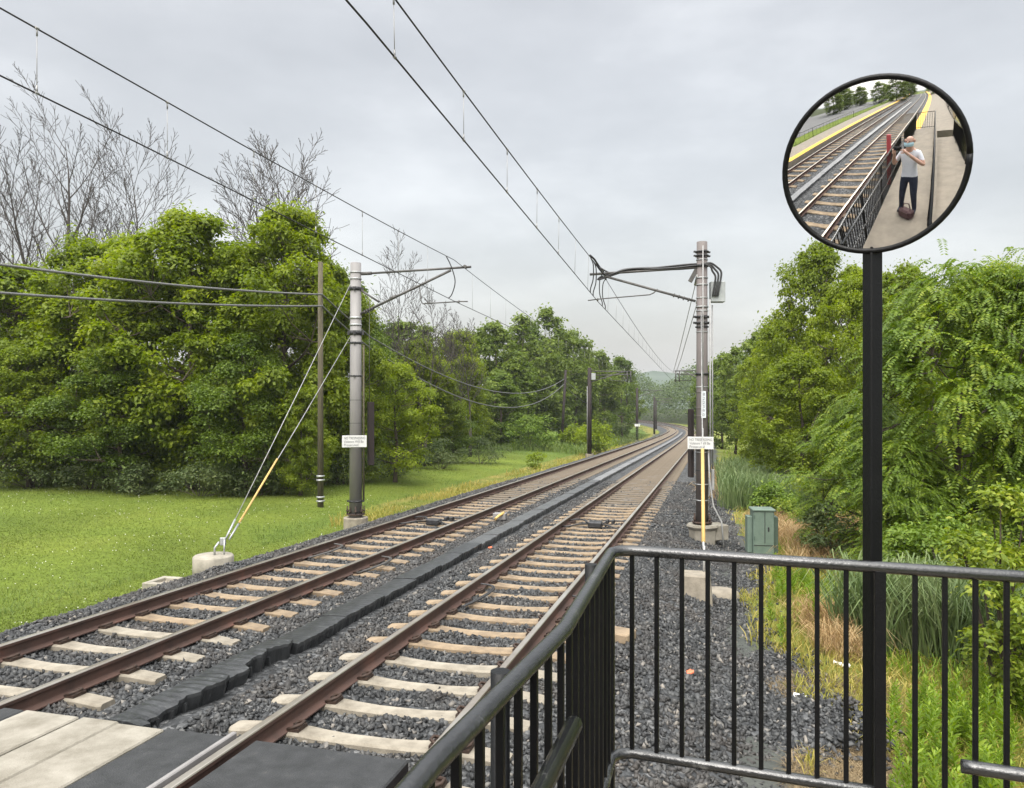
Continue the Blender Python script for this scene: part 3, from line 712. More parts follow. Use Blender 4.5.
cq = cR(19.9); b = MB(); b.tube([pR(1.05, zR(301)+(az_-zR(301))*.41), pR(1.15, cq.z+.12), pR(1.25, cq.z+.08), cq+Vector((.05,0,.06)), cq-vperp*.25+Vector((0,0,.03))], .015, 8); b.tube([cq, cq+Vector((0,0,.08))], .018, 6); b.build('registration_arm', M['arm'], root)
b = MB(); b.box((PRb.x+.37,PRb.y+.02,zR(292)), (.34,.22,.50), None, 0, .015); b.build('equipment_box', M['box_grey'], root)
b = MB()
for k, (w_, h_) in enumerate(((.36,.16),(.30,.13),(.24,.0))):
    b.tube(spl([(PRb.x-.05,PRb.y-.15,zR(265)+.01*k-.02), (PRb.x+.15,PRb.y-.17,zR(265)+.02-.04*k), (PRb.x+w_*.85,PRb.y-.17,zR(268)-.05*k), (PRb.x+w_*1.15,PRb.y-.17,zR(273)-.05*k), (PRb.x+w_*1.12,PRb.y-.16,zR(281)-.03*k), (PRb.x+w_,PRb.y-.15,zR(291)), (PRb.x+w_*.95,PRb.y-.12,zR(297))]), .024, 8)
b.build('feeder_cable', M['cable'], root)
b = MB(); b.tube([(PRb.x-.02,PRb.y-.175,zR(247)), (PRb.x-.02,PRb.y-.175,zR(400))], .014, 6); b.tube([(PRb.x-.02,PRb.y-.175,zR(428)), (PRb.x-.02,PRb.y-.175,zR(452))], .014, 6)
b.tube([(PRb.x+.16,PRb.y-.12,zR(300)),(PRb.x+.17,PRb.y-.12,zR(472))], .019, 8); b.tube([(PRb.x+.26,PRb.y+.05,zR(305)),(PRb.x+.27,PRb.y+.05,zR(470))], .016, 8)
b.tube([(PRb.x+.12,PRb.y-.14,zR(452)),(PRb.x+.14,PRb.y-.15,zR(478)),(PRb.x+.22,PRb.y-.2,zR(505)),(PRb.x+.40,PRb.y-.26,zR(520)),(PRb.x+.44,PRb.y-.30,zR(545))], .019, 8)
b.box((PRb.x+.27,PRb.y+.05,zR(480)), (.07,.07,.5), None, 0, .01); b.box((PRb.x+.18,PRb.y+.05,zR(488)), (.05,.05,.4), None, 0, .01)
b.build('conduit', M['pale_pipe'], root)
b = MB(); b.box((PRb.x-.22,PRb.y+.2,(zR(409)+zR(478))/2), (.10,.14,zR(409)-zR(478)), Matrix.Rotation(.3,3,'Z'), 0, .01); b.build('counterweight_guard', M['pole_dark'], root)
b = MB(); c = Vector((PRb.x-.01, PRb.y-.185, zR(404.5))); b.box(c, (.115,.012,.64), None, 0, .003); pt = b.build('number_plate', M['plate'], root)
for k, ch in enumerate('822390'):
    fm = Matrix.Translation(c+Vector((.005,-.0085,.21-.098*k))) @ Matrix.Rotation(R_(90),4,'X'); text_mesh('digit', ch, .105, M['ink'], pt, fm, .001, 'CENTER')
warning_sign(root, Vector((PRb.x-.09, PRb.y-.215, zR(442.5))), .60, .295)

# anchor and guy of the right pole
an = Vector((3.03,12.5,0)); an.z = gz(an.x, an.y)+.0
r0 = thing('guy_anchor', an, 'square tapered concrete anchor block in the ballast behind the railing', 'anchor block')
b = MB(); zt = CAMZ-(573-HY)*12.5/F; M3 = Matrix.Rotation(-heading(12),3,'Z')
vs = [Vector((an.x,an.y,0))+M3@Vector((sx*w_,sy*w_,0))+Vector((0,0,z_)) for w_, z_ in ((.27,an.z-.15),(.22,zt-.02),(.20,zt)) for sx, sy in ((-1,-1),(1,-1),(1,1),(-1,1))]
fs = [(i*4+j, i*4+(j+1)%4, (i+1)*4+(j+1)%4, (i+1)*4+j) for i in range(2) for j in range(4)]+[(8,9,10,11)]
b.add(vs, fs); b.build('block', M['footing'], r0)
b = MB(); b.tube([(an.x+.15,an.y+.1,zt-.05),(an.x+.17,an.y+.15,zt+.42)], .018, 8); b.build('anchor_rod', M['pale_pipe'], r0)
gtop = Vector((PRb.x-.06,PRb.y-.16,zR(312))); ga = Vector((an.x+.16,an.y+.16,zt+.36))
guy('guy_wire', ga, gtop, None, 'guy wire with long yellow sleeve in front of the brown grey pole', .02, .335, .032)
b = MB(); c = at(718,583,13.2); zc = gz(c.x,c.y)
vs = []
for k, (r_, z_) in enumerate(((.0,.10),(.2,.09),(.32,.04),(.36,-.05))):
    for j in range(14):
        a = j/14*6.283; vs.append((c.x+r_*1.1*math.cos(a)+.05*math.sin(3*a)*r_, c.y+r_*.8*math.sin(a), zc+z_))
b.add(vs, [(i*14+(j+1)%14, i*14+j, (i+1)*14+j, (i+1)*14+(j+1)%14) for i in range(3) for j in range(14)], 0, True)
tag(b.build('concrete_lump', M['footing']), 'low rounded lump of concrete beside the square anchor block', 'concrete lump')

for a_, c_, lb in ((Vector((PRb.x-.12,PRb.y-.05,zR(276))), mR(62.5)+Vector((0,0,-.1)), 'thin upper stay wire from the banded pole to the next distant arm'), (Vector((PRb.x-.08,PRb.y-.05,zR(296))), mR(62.8)+Vector((.2,0,-.15)), 'thin lower stay wire from the banded pole to the next distant arm')):
    b = MB(); b.tube([a_, a_.lerp(c_,.5)-Vector((0,0,.12)), c_], [.010,.014,.018], 6); b.tube([a_, a_.lerp(c_,.03)], .035, 8); tag(b.build('stay_wire', M['guy']), lb, 'stay wire')

# ------------------------------------------------------------------ far catenary poles
def far_pole(s_, side, label, height=7.6, arm=True, proto=[None]):
    l_ = -5.25 if side < 0 else 4.2
    base = tk(s_, l_); base.z = gz(base.x, base.y)
    o = thing('far_catenary_pole', base, label, 'catenary pole', 'dark overhead line poles down the line')
    h = heading(s_); v_ = Vector((math.cos(h), -math.sin(h), 0))*(-side)
    zr = float(np.interp(s_, SS, PZ)); zt = zr+6.75
    b = MB(); b.lathe((base.x,base.y,0), [(.35,base.z-.3),(.35,base.z+.28)], 10, 0, False); b.build('footing', M['footing'], o)
    b = MB(); b.tube([(base.x,base.y,base.z+.25),(base.x,base.y,zt)], [.185,.165], 12); b.build('shaft', M['pole_dark'], o)
    lc = 1.975*(1 if side > 0 else -1); d = abs(l_-lc)
    p = lambda dd, z: Vector((base.x,base.y,0))+v_*dd+Vector((0,0,z))
    b = MB(); b.tube([p(.1,zr+6.45), p(d+.25,zr+6.40)], .05, 6); b.tube([p(.1,zr+5.55), p(d-.5,zr+6.35)], .05, 6); b.tube([p(d*.55,zr+5.85), p(d*.5,zr+5.65), p(d+.3,zr+5.6)], .03, 5)
    if s_ < 80:
        b.tube([p(.1,zr+6.1), p(d+.1,zr+6.15)], .045, 6)
        for dd in (d-.15, d+.15): b.tube([p(dd,zr+6.4), p(dd+.02,zr+5.5)], .05, 5)
    b.build('cantilever_arm', M['arm'], o)
    if side < 0 and s_ < 80:
        b = MB(); b.box(p(.32,zr+6.0), (.35,.25,.55), None, 0, .02); b.build('equipment_box', M['box_grey'], o)
        b = MB(); b.tube([p(-.2,base.z+.4), p(-.2,zr+5.2)], .03, 6); b.build('conduit', M['pale_pipe'], o)
    if side < 0 and 100 < s_ < 112:
        b = MB(); b.box((base.x,base.y-.25,zr+1.6), (.75,.02,.35)); b.build('sign', M['sign'], o)
    return o
far_pole(64,-1,'dark pole on the lawn side with grey box, nearest of the distant poles')
far_pole(107,-1,'dark pole with a small white sign halfway up, beside the far tall grass')
far_pole(150,-1,'dark pole standing just before the tracks curve out of sight')
far_pole(193,-1,'very distant dark pole on the far side of the curve')
far_pole(64,1,'distant pole almost hidden behind the banded brown grey pole')
far_pole(150,1,'far thin dark pole right of the curve in front of the trees')
far_pole(193,1,'farthest dark pole at the outside of the curve')

# ------------------------------------------------------------------ wooden utility poles and their cables
def wood_pole(x, yb, yt, Y, label, mm='wood', r=.14, lean=0.0):
    p = at(x, yb, Y); p.z = gz(p.x, p.y); zt = CAMZ-(yt-HY)*Y/F
    o = thing('utility_pole', p, label, 'utility pole', 'wooden poles carrying the two thick cables')
    b = MB(); b.tube([(p.x,p.y,p.z-.3),(p.x+lean,p.y,zt)], [r*1.1,r*.85], 14); b.build('shaft', M[mm], o)
    return o, p, zt
o1, p1, zt1 = wood_pole(320.5,505,262,28.5,'weathered wooden utility pole in the lawn beside the light grey pole',r=.105)
b = MB()
for y in (476,480,497,501): b.ring((p1.x,p1.y,CAMZ-(y-HY)*28.5/F), .155, .06, 14)
b.build('reflector_band', M['steel'], o1)
o2, p2, zt2 = wood_pole(561.5,446,370,90,'thin dark leaning wooden pole at the wood edge, holding the sagging cables','pole_dark',.17,.5)
o3, p3, zt3 = wood_pole(609.5,428,391,150,'reddish brown wooden pole among the distant bushes','wood_red',.2)
def cable(pts, r, label, sag):
    b = MB(); out = []
    for (a, c), sg_ in zip(zip(pts[:-1], pts[1:]), sag):
        a, c = Vector(a), Vector(c)
        for i in range(24): 
            t = i/24; out.append(a.lerp(c,t)-Vector((0,0,sg_*4*t*(1-t))))
    out.append(Vector(pts[-1])); b.tube(out, r, 8); tag(b.build('power_cable', M['cable_'] if 'cable_' in M else M['cable']), label, 'power cable')
Yc = 28.3
M['cable_'] = mat('lashed_cable', (.17,.17,.168), (.045,.045,.046), .5, 0, 40)
cable([at(-260,225,14.0), at(322,294.5,Yc), at(372,338,38), at(564,379,89.7), at(609,391,149.5)], .037, 'upper thick black cable slung between the wooden poles', [.25,.05,2.2,1.6])
cable([at(-260,270,14.0), at(322,306,Yc), at(370,348,36), at(564,384,89.7), at(609,393.5,149.5)], .037, 'lower thick black cable slung between the wooden poles', [.20,.05,2.8,2.2])

# ------------------------------------------------------------------ trackside things
# green cabinet
c = at(762,551,17.4); c.z = gz(c.x,c.y); az = .12
Mz = Matrix.Rotation(-az,3,'Z'); k_ = 17.4/F
root = thing('utility_cabinet', c, 'green metal equipment cabinet standing at the edge of the ballast', 'equipment cabinet')
H_ = 50*k_; W_ = .46
b = MB(); b.box(c+Vector((0,0,H_/2-.05)), (W_,.42,H_+.0), Mz, 0, .015); b.build('cabinet_body', M['cabinet'], root)
b = MB(); b.box(c+Vector((0,0,H_-.03)), (W_+.05,.48,.05), Mz, 0, .012); b.build('lid', M['cabinet'], root)
b = MB(); b.box(c+Mz@Vector((.02,-.218,0))+Vector((0,0,H_*.64)), (.012,.006,H_*.62), Mz); b.box(c+Mz@Vector((0,-.218,0))+Vector((0,0,H_*.28)), (W_*.98,.006,.012), Mz); b.build('door_seam', M['dark_steel'], root)
b = MB(); b.box(c+Mz@Vector((.10,-.222,0))+Vector((0,0,H_*.60)), (.03,.02,.10), Mz, 0, .004); b.build('handle', M['dark_steel'], root)
for hz_ in (.42,.84):
    b = MB(); b.box(c+Mz@Vector((-.21,-.218,0))+Vector((0,0,H_*hz_)), (.02,.014,.08), Mz); b.build('hinge', M['cabinet_dark'], root)
for sx, m_ in ((-1,'cabinet'),(1,'cabinet_dark')):
    b = MB(); b.box(c+Mz@Vector((sx*.285,.06,0))+Vector((0,0,H_*.47)), (.11,.3,H_*.72), Mz, 0, .01); b.build('side_box', M[m_], root)
# impedance bonds
for lc, lab in ((-1.975,'black track bond box with cables between the lawn side rails'),(1.975,'black track bond box with cables between the right hand rails')):
    sB = 18.6 if lc < 0 else 19.3; p = tk(sB, lc, -.1); h = heading(sB); Mz = Matrix.Rotation(-h,3,'Z')
    o = thing('track_bond_box', p, lab, 'track bond box')
    b = MB(); b.box(p, (.34,.26,.14), Mz, 0, .02); b.box(p+Mz@Vector((.28,.16,.06)), (.07,.20,.10), Mz, 0, .01); b.box(p+Mz@Vector((.42,.16,.06)), (.07,.20,.10), Mz, 0, .01); b.build('box', M['dark_steel'], o)
    for sgn in (-1,1):
        for q in (-.22,.22):
            b = MB(); b.tube([p+Mz@Vector((sgn*.15,q*.3,.02)), p+Mz@Vector((sgn*.35,q*1.6,.05)), p+Mz@Vector((sgn*.6,q*2.6,.02)), p+Mz@Vector((sgn*.73,q*2.2,0))], .02, 7); b.build('bond_cable', M['cable'], o)
for s_, l_, lab in ((14.3,-2.60,'grey looped bond cable on the rail beside the lawn'),(13.3,-1.10,'grey looped bond cable on the rail left of the rubber strip'),(11.6,1.35,'black looped bond cable on the rail right of the rubber strip'),(11.2,2.86,'black looped bond cable on the rail by the black railing')):
    b = MB(); h = heading(s_); f = lambda a, d, z: tk(s_+a, l_+d, z)
    for dz in (0,.03):
        b.tube(spl([f(-.75,.02+dz,-.14), f(-.4,.10+dz,-.13), f(.0,.17+dz,-.11), f(.28,.17+dz,-.09), f(.40,.08+dz,-.08), f(.42,-.06,-.07)]), .013, 7)
    tag(b.build('rail_bond_cable', M['cable'] if l_ > 0 else M['arm']), lab, 'bond cable')
# small slabs and bits
c = tk(13.0,-5.25); c.z = gz(c.x,c.y)+.05; Mz = Matrix.Rotation(-heading(13),3,'Z')
root = thing('drain_cover', c, 'square concrete cover with a hole, at the ballast edge by the lawn', 'drain cover')
b = MB()
for dx, dy, w_, d_ in ((-.24,0,.12,.6),(.24,0,.12,.6),(0,-.24,.36,.12),(0,.24,.36,.12)): b.box(c+Mz@Vector((dx,dy,.02)), (w_,d_,.14), Mz, 0, .01)
b.build('frame', M['concrete'], root)
b = MB(); b.box(c+Vector((0,0,.0)), (.37,.37,.06), Mz); b.build('lid', M['footing'], root)
c = tk(10.2,3.55,-.17); b = MB(); b.box(c, (.55,.30,.12), Matrix.Rotation(-.55,3,'Z'), 0, .015); tag(b.build('concrete_slab', M['tie_tan']), 'flat concrete slab lying in the ballast just past the railing corner', 'concrete slab')
c = tk(19.9,-.62,-.1); root = thing('track_marker', c, 'small blue grey plate with yellow handle lying left of the rubber strip', 'track marker'); b = MB()
b.box(c+Vector((0,.1,.02)), (.34,.25,.16), Matrix.Rotation(-.25,3,'Z'), 0, .01); b.build('plate', M['pole_grey'], root)
b = MB(); b.tube([c+Vector((-.12,-.25,.0)), c+Vector((-.02,-.1,.06)), c+Vector((.1,.0,.12))], .035, 8); b.build('handle', M['yellow'], root)
for (x, y, Y, mm, sz, lab) in ((192,679,7.2,'orange',.06,'scrap of orange plastic on the stones near the torn cover'),(490,541,15.7,'orange',.05,'small orange scrap on the ballast right of the rubber strip'),(800,684,8.6,'litter_white',.07,'crumpled white and blue wrapper on the soil behind the railing'),(842,640,9.9,'litter_white',.10,'torn white plastic bag on the weedy soil'),(690,660,8.7,'orange',.05,'reddish stone among the dark ballast behind the railing')):
    p = at(x,y,Y); sL_, lL_ = SL(p.x,p.y); z_ = gz(p.x,p.y)+.05; r = random.Random(x); b = MB()
    vs = [(p.x+sz*(i-1.5)*.6+r.uniform(-.2,.2)*sz, p.y+sz*(j-1.5)*.5+r.uniform(-.2,.2)*sz, z_+r.uniform(-.3,.4)*sz) for i in range(4) for j in range(4)]
    vs += [(v[0],v[1],v[2]-.012) for v in vs]
    fs = [(i*4+j,(i+1)*4+j,(i+1)*4+j+1,i*4+j+1) for i in range(3) for j in range(3)]; fs += [tuple(k+16 for k in reversed(f)) for f in fs]
    b.add(vs, fs); tag(b.build('litter_scrap', M[mm]), lab, 'litter')

# ------------------------------------------------------------------ black railing round the platform end
cor = Vector((.372,2.80,CAMZ-.55)); dF = Vector((1.22,-.44,0)).normalized(); dB = Vector((-.2826,-.9592,0))
DECK = .85; zt = cor.z; zb = CAMZ-350*2.8/F
FB = Vector((.1243,1.817,zt)); FC = Vector((-.123,1.139,zt)); d1 = (FB-cor).normalized(); d2 = (FC-FB).normalized(); L1, L2 = (FB-cor).length, (FC-FB).length
def fw(t):
    if t < L1: return cor+d1*t
    if t < L1+L2: return FB+d2*(t-L1)
    return FC+dB*(t-L1-L2)
root = thing('railing', Vector((cor.x,cor.y,DECK)), 'black metal railing across the platform end and along the track', 'railing')
def curve_corner(z, r_=.07):
    a = cor.copy(); a.z = z; return [a+d1*r_*2, a+d1*r_, a+d1*r_*.35+dF*r_*.35-Vector((0,0,0)), a+dF*r_, a+dF*r_*2]
b = MB(); LF = 3.0; LB = 7.0
bend = [fw(t) for t in (LB, L1+L2+.15, L1+L2, L1+L2-.15, L1+.15, L1+.07, L1, L1-.07, L1-.15)]; b.tube(bend+curve_corner(zt)+[cor+dF*LF], .0195, 14); b.build('top_rail', M['rail_paint'], root)
lo = Vector((cor.x,cor.y,zb)); b = MB(); b.tube([Vector((q.x,q.y,zb)) for q in bend]+curve_corner(zb)+[lo+dF*LF], .019, 12); b.build('bottom_rail', M['rail_paint'], root)
def upright(p, z0, z1, w_, name, d_):
    b = MB(); a = math.atan2(d_.y, d_.x); b.box((p.x,p.y,(z0+z1)/2), (w_,w_,z1-z0), Matrix.Rotation(a,3,'Z'), 0, .0015); b.build(name, M['black_paint'], root)
for t in [.0705+.0897*i for i in range(9)]+[.993+.0852*i for i in range(18)]:
    p = cor+dF*t; upright(p, zb, zt, .0155, 'baluster', dF)
for i in range(1, 62):
    t = .04+i*.1; p = fw(t)
    upright(p, DECK-.1, zt, .0155, 'baluster', dB)
for t, d_ in ((-.007,dF),(.89,dF),(2.0,dF)):
    upright(cor+d_*t, -.9, zt-.01, .034 if t > .1 else .024, 'post', d_)
for t in (.31,1.34,2.3,3.6,5.2,6.4): 
    p = fw(t)+Vector((-.036,.01,0)); b = MB(); b.tube([(p.x,p.y,-.3),(p.x,p.y,zt+.008)], .02, 12); b.build('post', M['black_paint'], root)
nin = Vector((.9592,-.2826,0))
b = MB(); hz = 1.76; h0 = cor+dB*1.11+nin*.085; h0.z = hz
b.tube([h0+dB*.0, h0+dB*1.0, h0+dB*5.2], .020, 12)
for t in (.35,1.6,3.0): q = h0+dB*t; b.tube([q-Vector((0,0,.015)), q-Vector((0,0,.06)), q-nin*.085-Vector((0,0,.06))], .008, 6)
b.build('grab_rail', M['rail_paint'], root)
b = MB(); q = cor+dF*1.10+Vector((-dF.y*-1*.0,0,0)); q = q+Vector((-.28,-.96,0))*.10; q.z = CAMZ-366*q.y/F
b.tube([q+dF*t-Vector((0,0,.005*t)) for t in (0,.03,.5,1.6)], .021, 12); b.tube([q+dF*.5, q+dF*.5+Vector((.03,.09,-.03))], .008, 6); b.build('grab_rail', M['rail_paint'], root)

# ------------------------------------------------------------------ convex mirror on its post
mp = Vector((1.233,2.60,0)); mp.z = gz(mp.x,mp.y)-.1
root = thing('safety_mirror', mp, 'round convex safety mirror on a black square post behind the railing', 'safety mirror')
mc = Vector((360.5*2.5/F,2.50,CAMZ+233*2.5/F)); RM = .271; RC = 1.52
b = MB(); b.box((mp.x,mp.y,(mp.z+mc.z)/2+.03), (.047,.047,mc.z-mp.z+.06), Matrix.Rotation(R_(14),3,'Z'), 0, .004); b.build('post', M['black_paint'], root)
dcam = Vector((0,0,CAMZ))-mc; az0 = math.atan2(-dcam.x, -dcam.y); el0 = math.atan2(dcam.z, math.hypot(dcam.x,dcam.y))
az1 = az0+R_(4.15); el1 = el0-R_(2.85)
ax = Vector((-math.sin(az1)*math.cos(el1), -math.cos(az1)*math.cos(el1), math.sin(el1)))
ux = ax.cross(Vector((0,0,1))).normalized()*-1; uy = ux.cross(ax)*-1
if uy.z < 0: uy = -uy
sag = RC-math.sqrt(RC*RC-RM*RM)
vs = [mc+ax*sag]; nr, ns = 20, 96; fs = []
for i in range(1, nr+1):
    r_ = RM*i/nr; z_ = sag-(RC-math.sqrt(RC*RC-r_*r_))
    for j in range(ns):
        a = 2*math.pi*j/ns; vs.append(mc+ax*z_+ux*r_*math.cos(a)+uy*r_*math.sin(a))
for j in range(ns): fs.append((0, 1+j, 1+(j+1)%ns))
for i in range(nr-1):
    for j in range(ns): fs.append((1+i*ns+j, 1+(i+1)*ns+j, 1+(i+1)*ns+(j+1)%ns, 1+i*ns+(j+1)%ns))
b = MB(); b.add(vs, fs, 0, True); dish = b.build('mirror_dish', M['mirror'], root)
b = MB(); b.tube([mc+ux*(RM+.004)*math.cos(2*math.pi*j/64)+uy*(RM+.004)*math.sin(2*math.pi*j/64) for j in range(65)], .0095, 8); b.build('rim', M['black_paint'], root)
b = MB(); vs = []; 
for r_, z_ in ((RM+.004,-.004),(RM*.8,-.03),(RM*.3,-.05),(.001,-.05)):
    for j in range(48): vs.append(mc+ax*z_+ux*r_*math.cos(2*math.pi*j/48)+uy*r_*math.sin(2*math.pi*j/48))
b.add(vs, [(i*48+j, i*48+(j+1)%48, (i+1)*48+(j+1)%48, (i+1)*48+j) for i in range(3) for j in range(48)], 0, True); b.build('back_shell', M['black_paint'], root)
b = MB(); b.tube([mc-ax*.045, mc-ax*.07, Vector((mp.x,mp.y,mc.z-.02))], .018, 8); b.build('bracket', M['dark_steel'], root)

# ------------------------------------------------------------------ platform behind the camera (seen in the mirror)
def fp(x, t, z): 
    p = cor+nin*x+dB*t; return Vector((p.x, p.y, z))
def slab(name, quads, m, label=None, cat=None, kind='structure'):
    b = MB()
    for (A, Bq, Cq, D), th in quads:
        lo_ = [Vector((p.x,p.y,p.z-th)) for p in (A,Bq,Cq,D)]
        b.add([A,Bq,Cq,D]+lo_, [(0,1,2,3),(7,6,5,4),(0,4,5,1),(1,5,6,2),(2,6,7,3),(3,7,4,0)])
    o = b.build(name, m); tag(o, label, cat, kind=kind); return o
slab('platform', [((fp(.02,.12,DECK), fp(-.06,12.2,DECK), fp(1.22,12.2,DECK), fp(1.22,.25,DECK)), .25)], M['platform'])
slab('platform_ramp', [((fp(1.225,.25,DECK-.002), fp(1.225,1.5,DECK-.002), fp(2.4,1.5,DECK-.002), fp(2.4,.45,DECK-.002)), .25), ((fp(1.225,1.5,DECK-.002), fp(1.225,12,.2), fp(2.4,12,.2), fp(2.4,1.5,DECK-.002)), .2)], M['platform'])
def strip(name, l0, l1, sa, sb, dz, th, m):
    ss = np.linspace(sa, sb, 12); b = MB(); q = []
    for i in range(11):
        b_ = [tk(ss[i],l0,dz), tk(ss[i],l1,dz), tk(ss[i+1],l1,dz), tk(ss[i+1],l0,dz)]; q.append(((b_[3],b_[2],b_[1],b_[0]), th))
    return slab(name, q, m)
strip('platform', 3.5, 6.6, -100, -9.6, .16, .45, M['platform']); strip('platform_edge', 3.52, 4.15, -100, -9.7, .166, .02, M['yellow_tactile'])
strip('platform', -6.4, -3.45, -100, 1.0, .16, .45, M['platform']); strip('platform_edge', -4.1, -3.47, -100, .9, .166, .02, M['yellow_tactile'])
sg, lg = np.meshgrid(np.arange(-100,8,3.0), np.array([-34,-30,-26,-22,-18,-15,-13.0]), indexing='ij'); P = TK(sg.ravel(), lg.ravel()); P[:,2] = GZ(P[:,0],P[:,1])+.06
ii = (np.arange(len(sg)-1)[:,None]*7+np.arange(6)[None,:]).ravel(); tag(np_mesh('road', P, np.stack([ii,ii+7,ii+8,ii+1],1), M['asphalt']), kind='structure')
def fence(label, pts, z_off=1.07, gap=.12, name='railing'):
    root = thing(name, pts[0], label, 'railing')
    top = [p+Vector((0,0,z_off)) for p in pts]; bt = [p+Vector((0,0,.12)) for p in pts]
    b = MB(); b.tube(top, .023, 8); b.build('top_rail', M['black_paint'], root); b = MB(); b.tube(bt, .018, 6); b.build('bottom_rail', M['black_paint'], root)
    tot = sum((pts[i+1]-pts[i]).length for i in range(len(pts)-1)); d = 0; cnt = 0
    n = min(int(tot/gap), 90)
    for i in range(n+1):
        t = tot*i/n; k = 0; acc = 0
        while k < len(pts)-2 and t > acc+(pts[k+1]-pts[k]).length: acc += (pts[k+1]-pts[k]).length; k += 1
        p = pts[k].lerp(pts[k+1], (t-acc)/(pts[k+1]-pts[k]).length); big = i % 15 == 0
        b = MB(); b.box(p+Vector((0,0,z_off/2 if not big else z_off/2-.02)), (.04,.04,z_off) if big else (.016,.016,z_off-.12)); b.build('post' if big else 'baluster', M['black_paint'], root)
fence('black railing between the platform and the ramp, seen only in the mirror', [fp(1.08,.95,DECK), fp(1.08,12.1,DECK)])
fence('black railing on the outer side of the ramp, seen only in the mirror', [fp(2.2,1.0,DECK), fp(2.2,12,.2)])
fence('black gate railing across the rear end of the raised platform, in the mirror', [fp(-.02,12.0,DECK), fp(1.05,12.0,DECK)])
fence('black railing on the track edge behind the photographer, in the mirror', [Vector((q.x,q.y,DECK)) for q in (fw(7.05), fw(11.9))])
fence('black railing along the back of the low platform, in the mirror', [tk(-12,6.55,.16), tk(-60,6.55,.16)], 1.07, .55)
fence('black railing of the opposite platform by the road, in the mirror', [tk(-1,-6.35,.16), tk(-70,-6.35,.16)], 1.07, .8)
p = fp(-.42, 6.2, .0); b = MB(); b.box(p+Vector((0,0,1.0)), (.15,.06,2.0), None, 0, .005); tag(b.build('track_marker', M['red_marker']), 'red marker board beside the platform edge, seen in the mirror', 'marker board')
p = fp(.62, 2.95, DECK); b = MB()
b.box(p+Vector((0,0,.11)), (.34,.18,.22), Matrix.Rotation(.4,3,'Z'), 0, .04); b.box(p+Vector((.02,-.09,.10)), (.22,.07,.13), Matrix.Rotation(.4,3,'Z'), 0, .025); b.tube([p+Vector((-.08,0,.24)), p+Vector((-.05,0,.36)), p+Vector((.05,0,.36)), p+Vector((.08,0,.24))], .012, 6); tag(b.build('bag', M['bag']), 'maroon and grey bag on the platform by the photographer, in the mirror', 'bag')

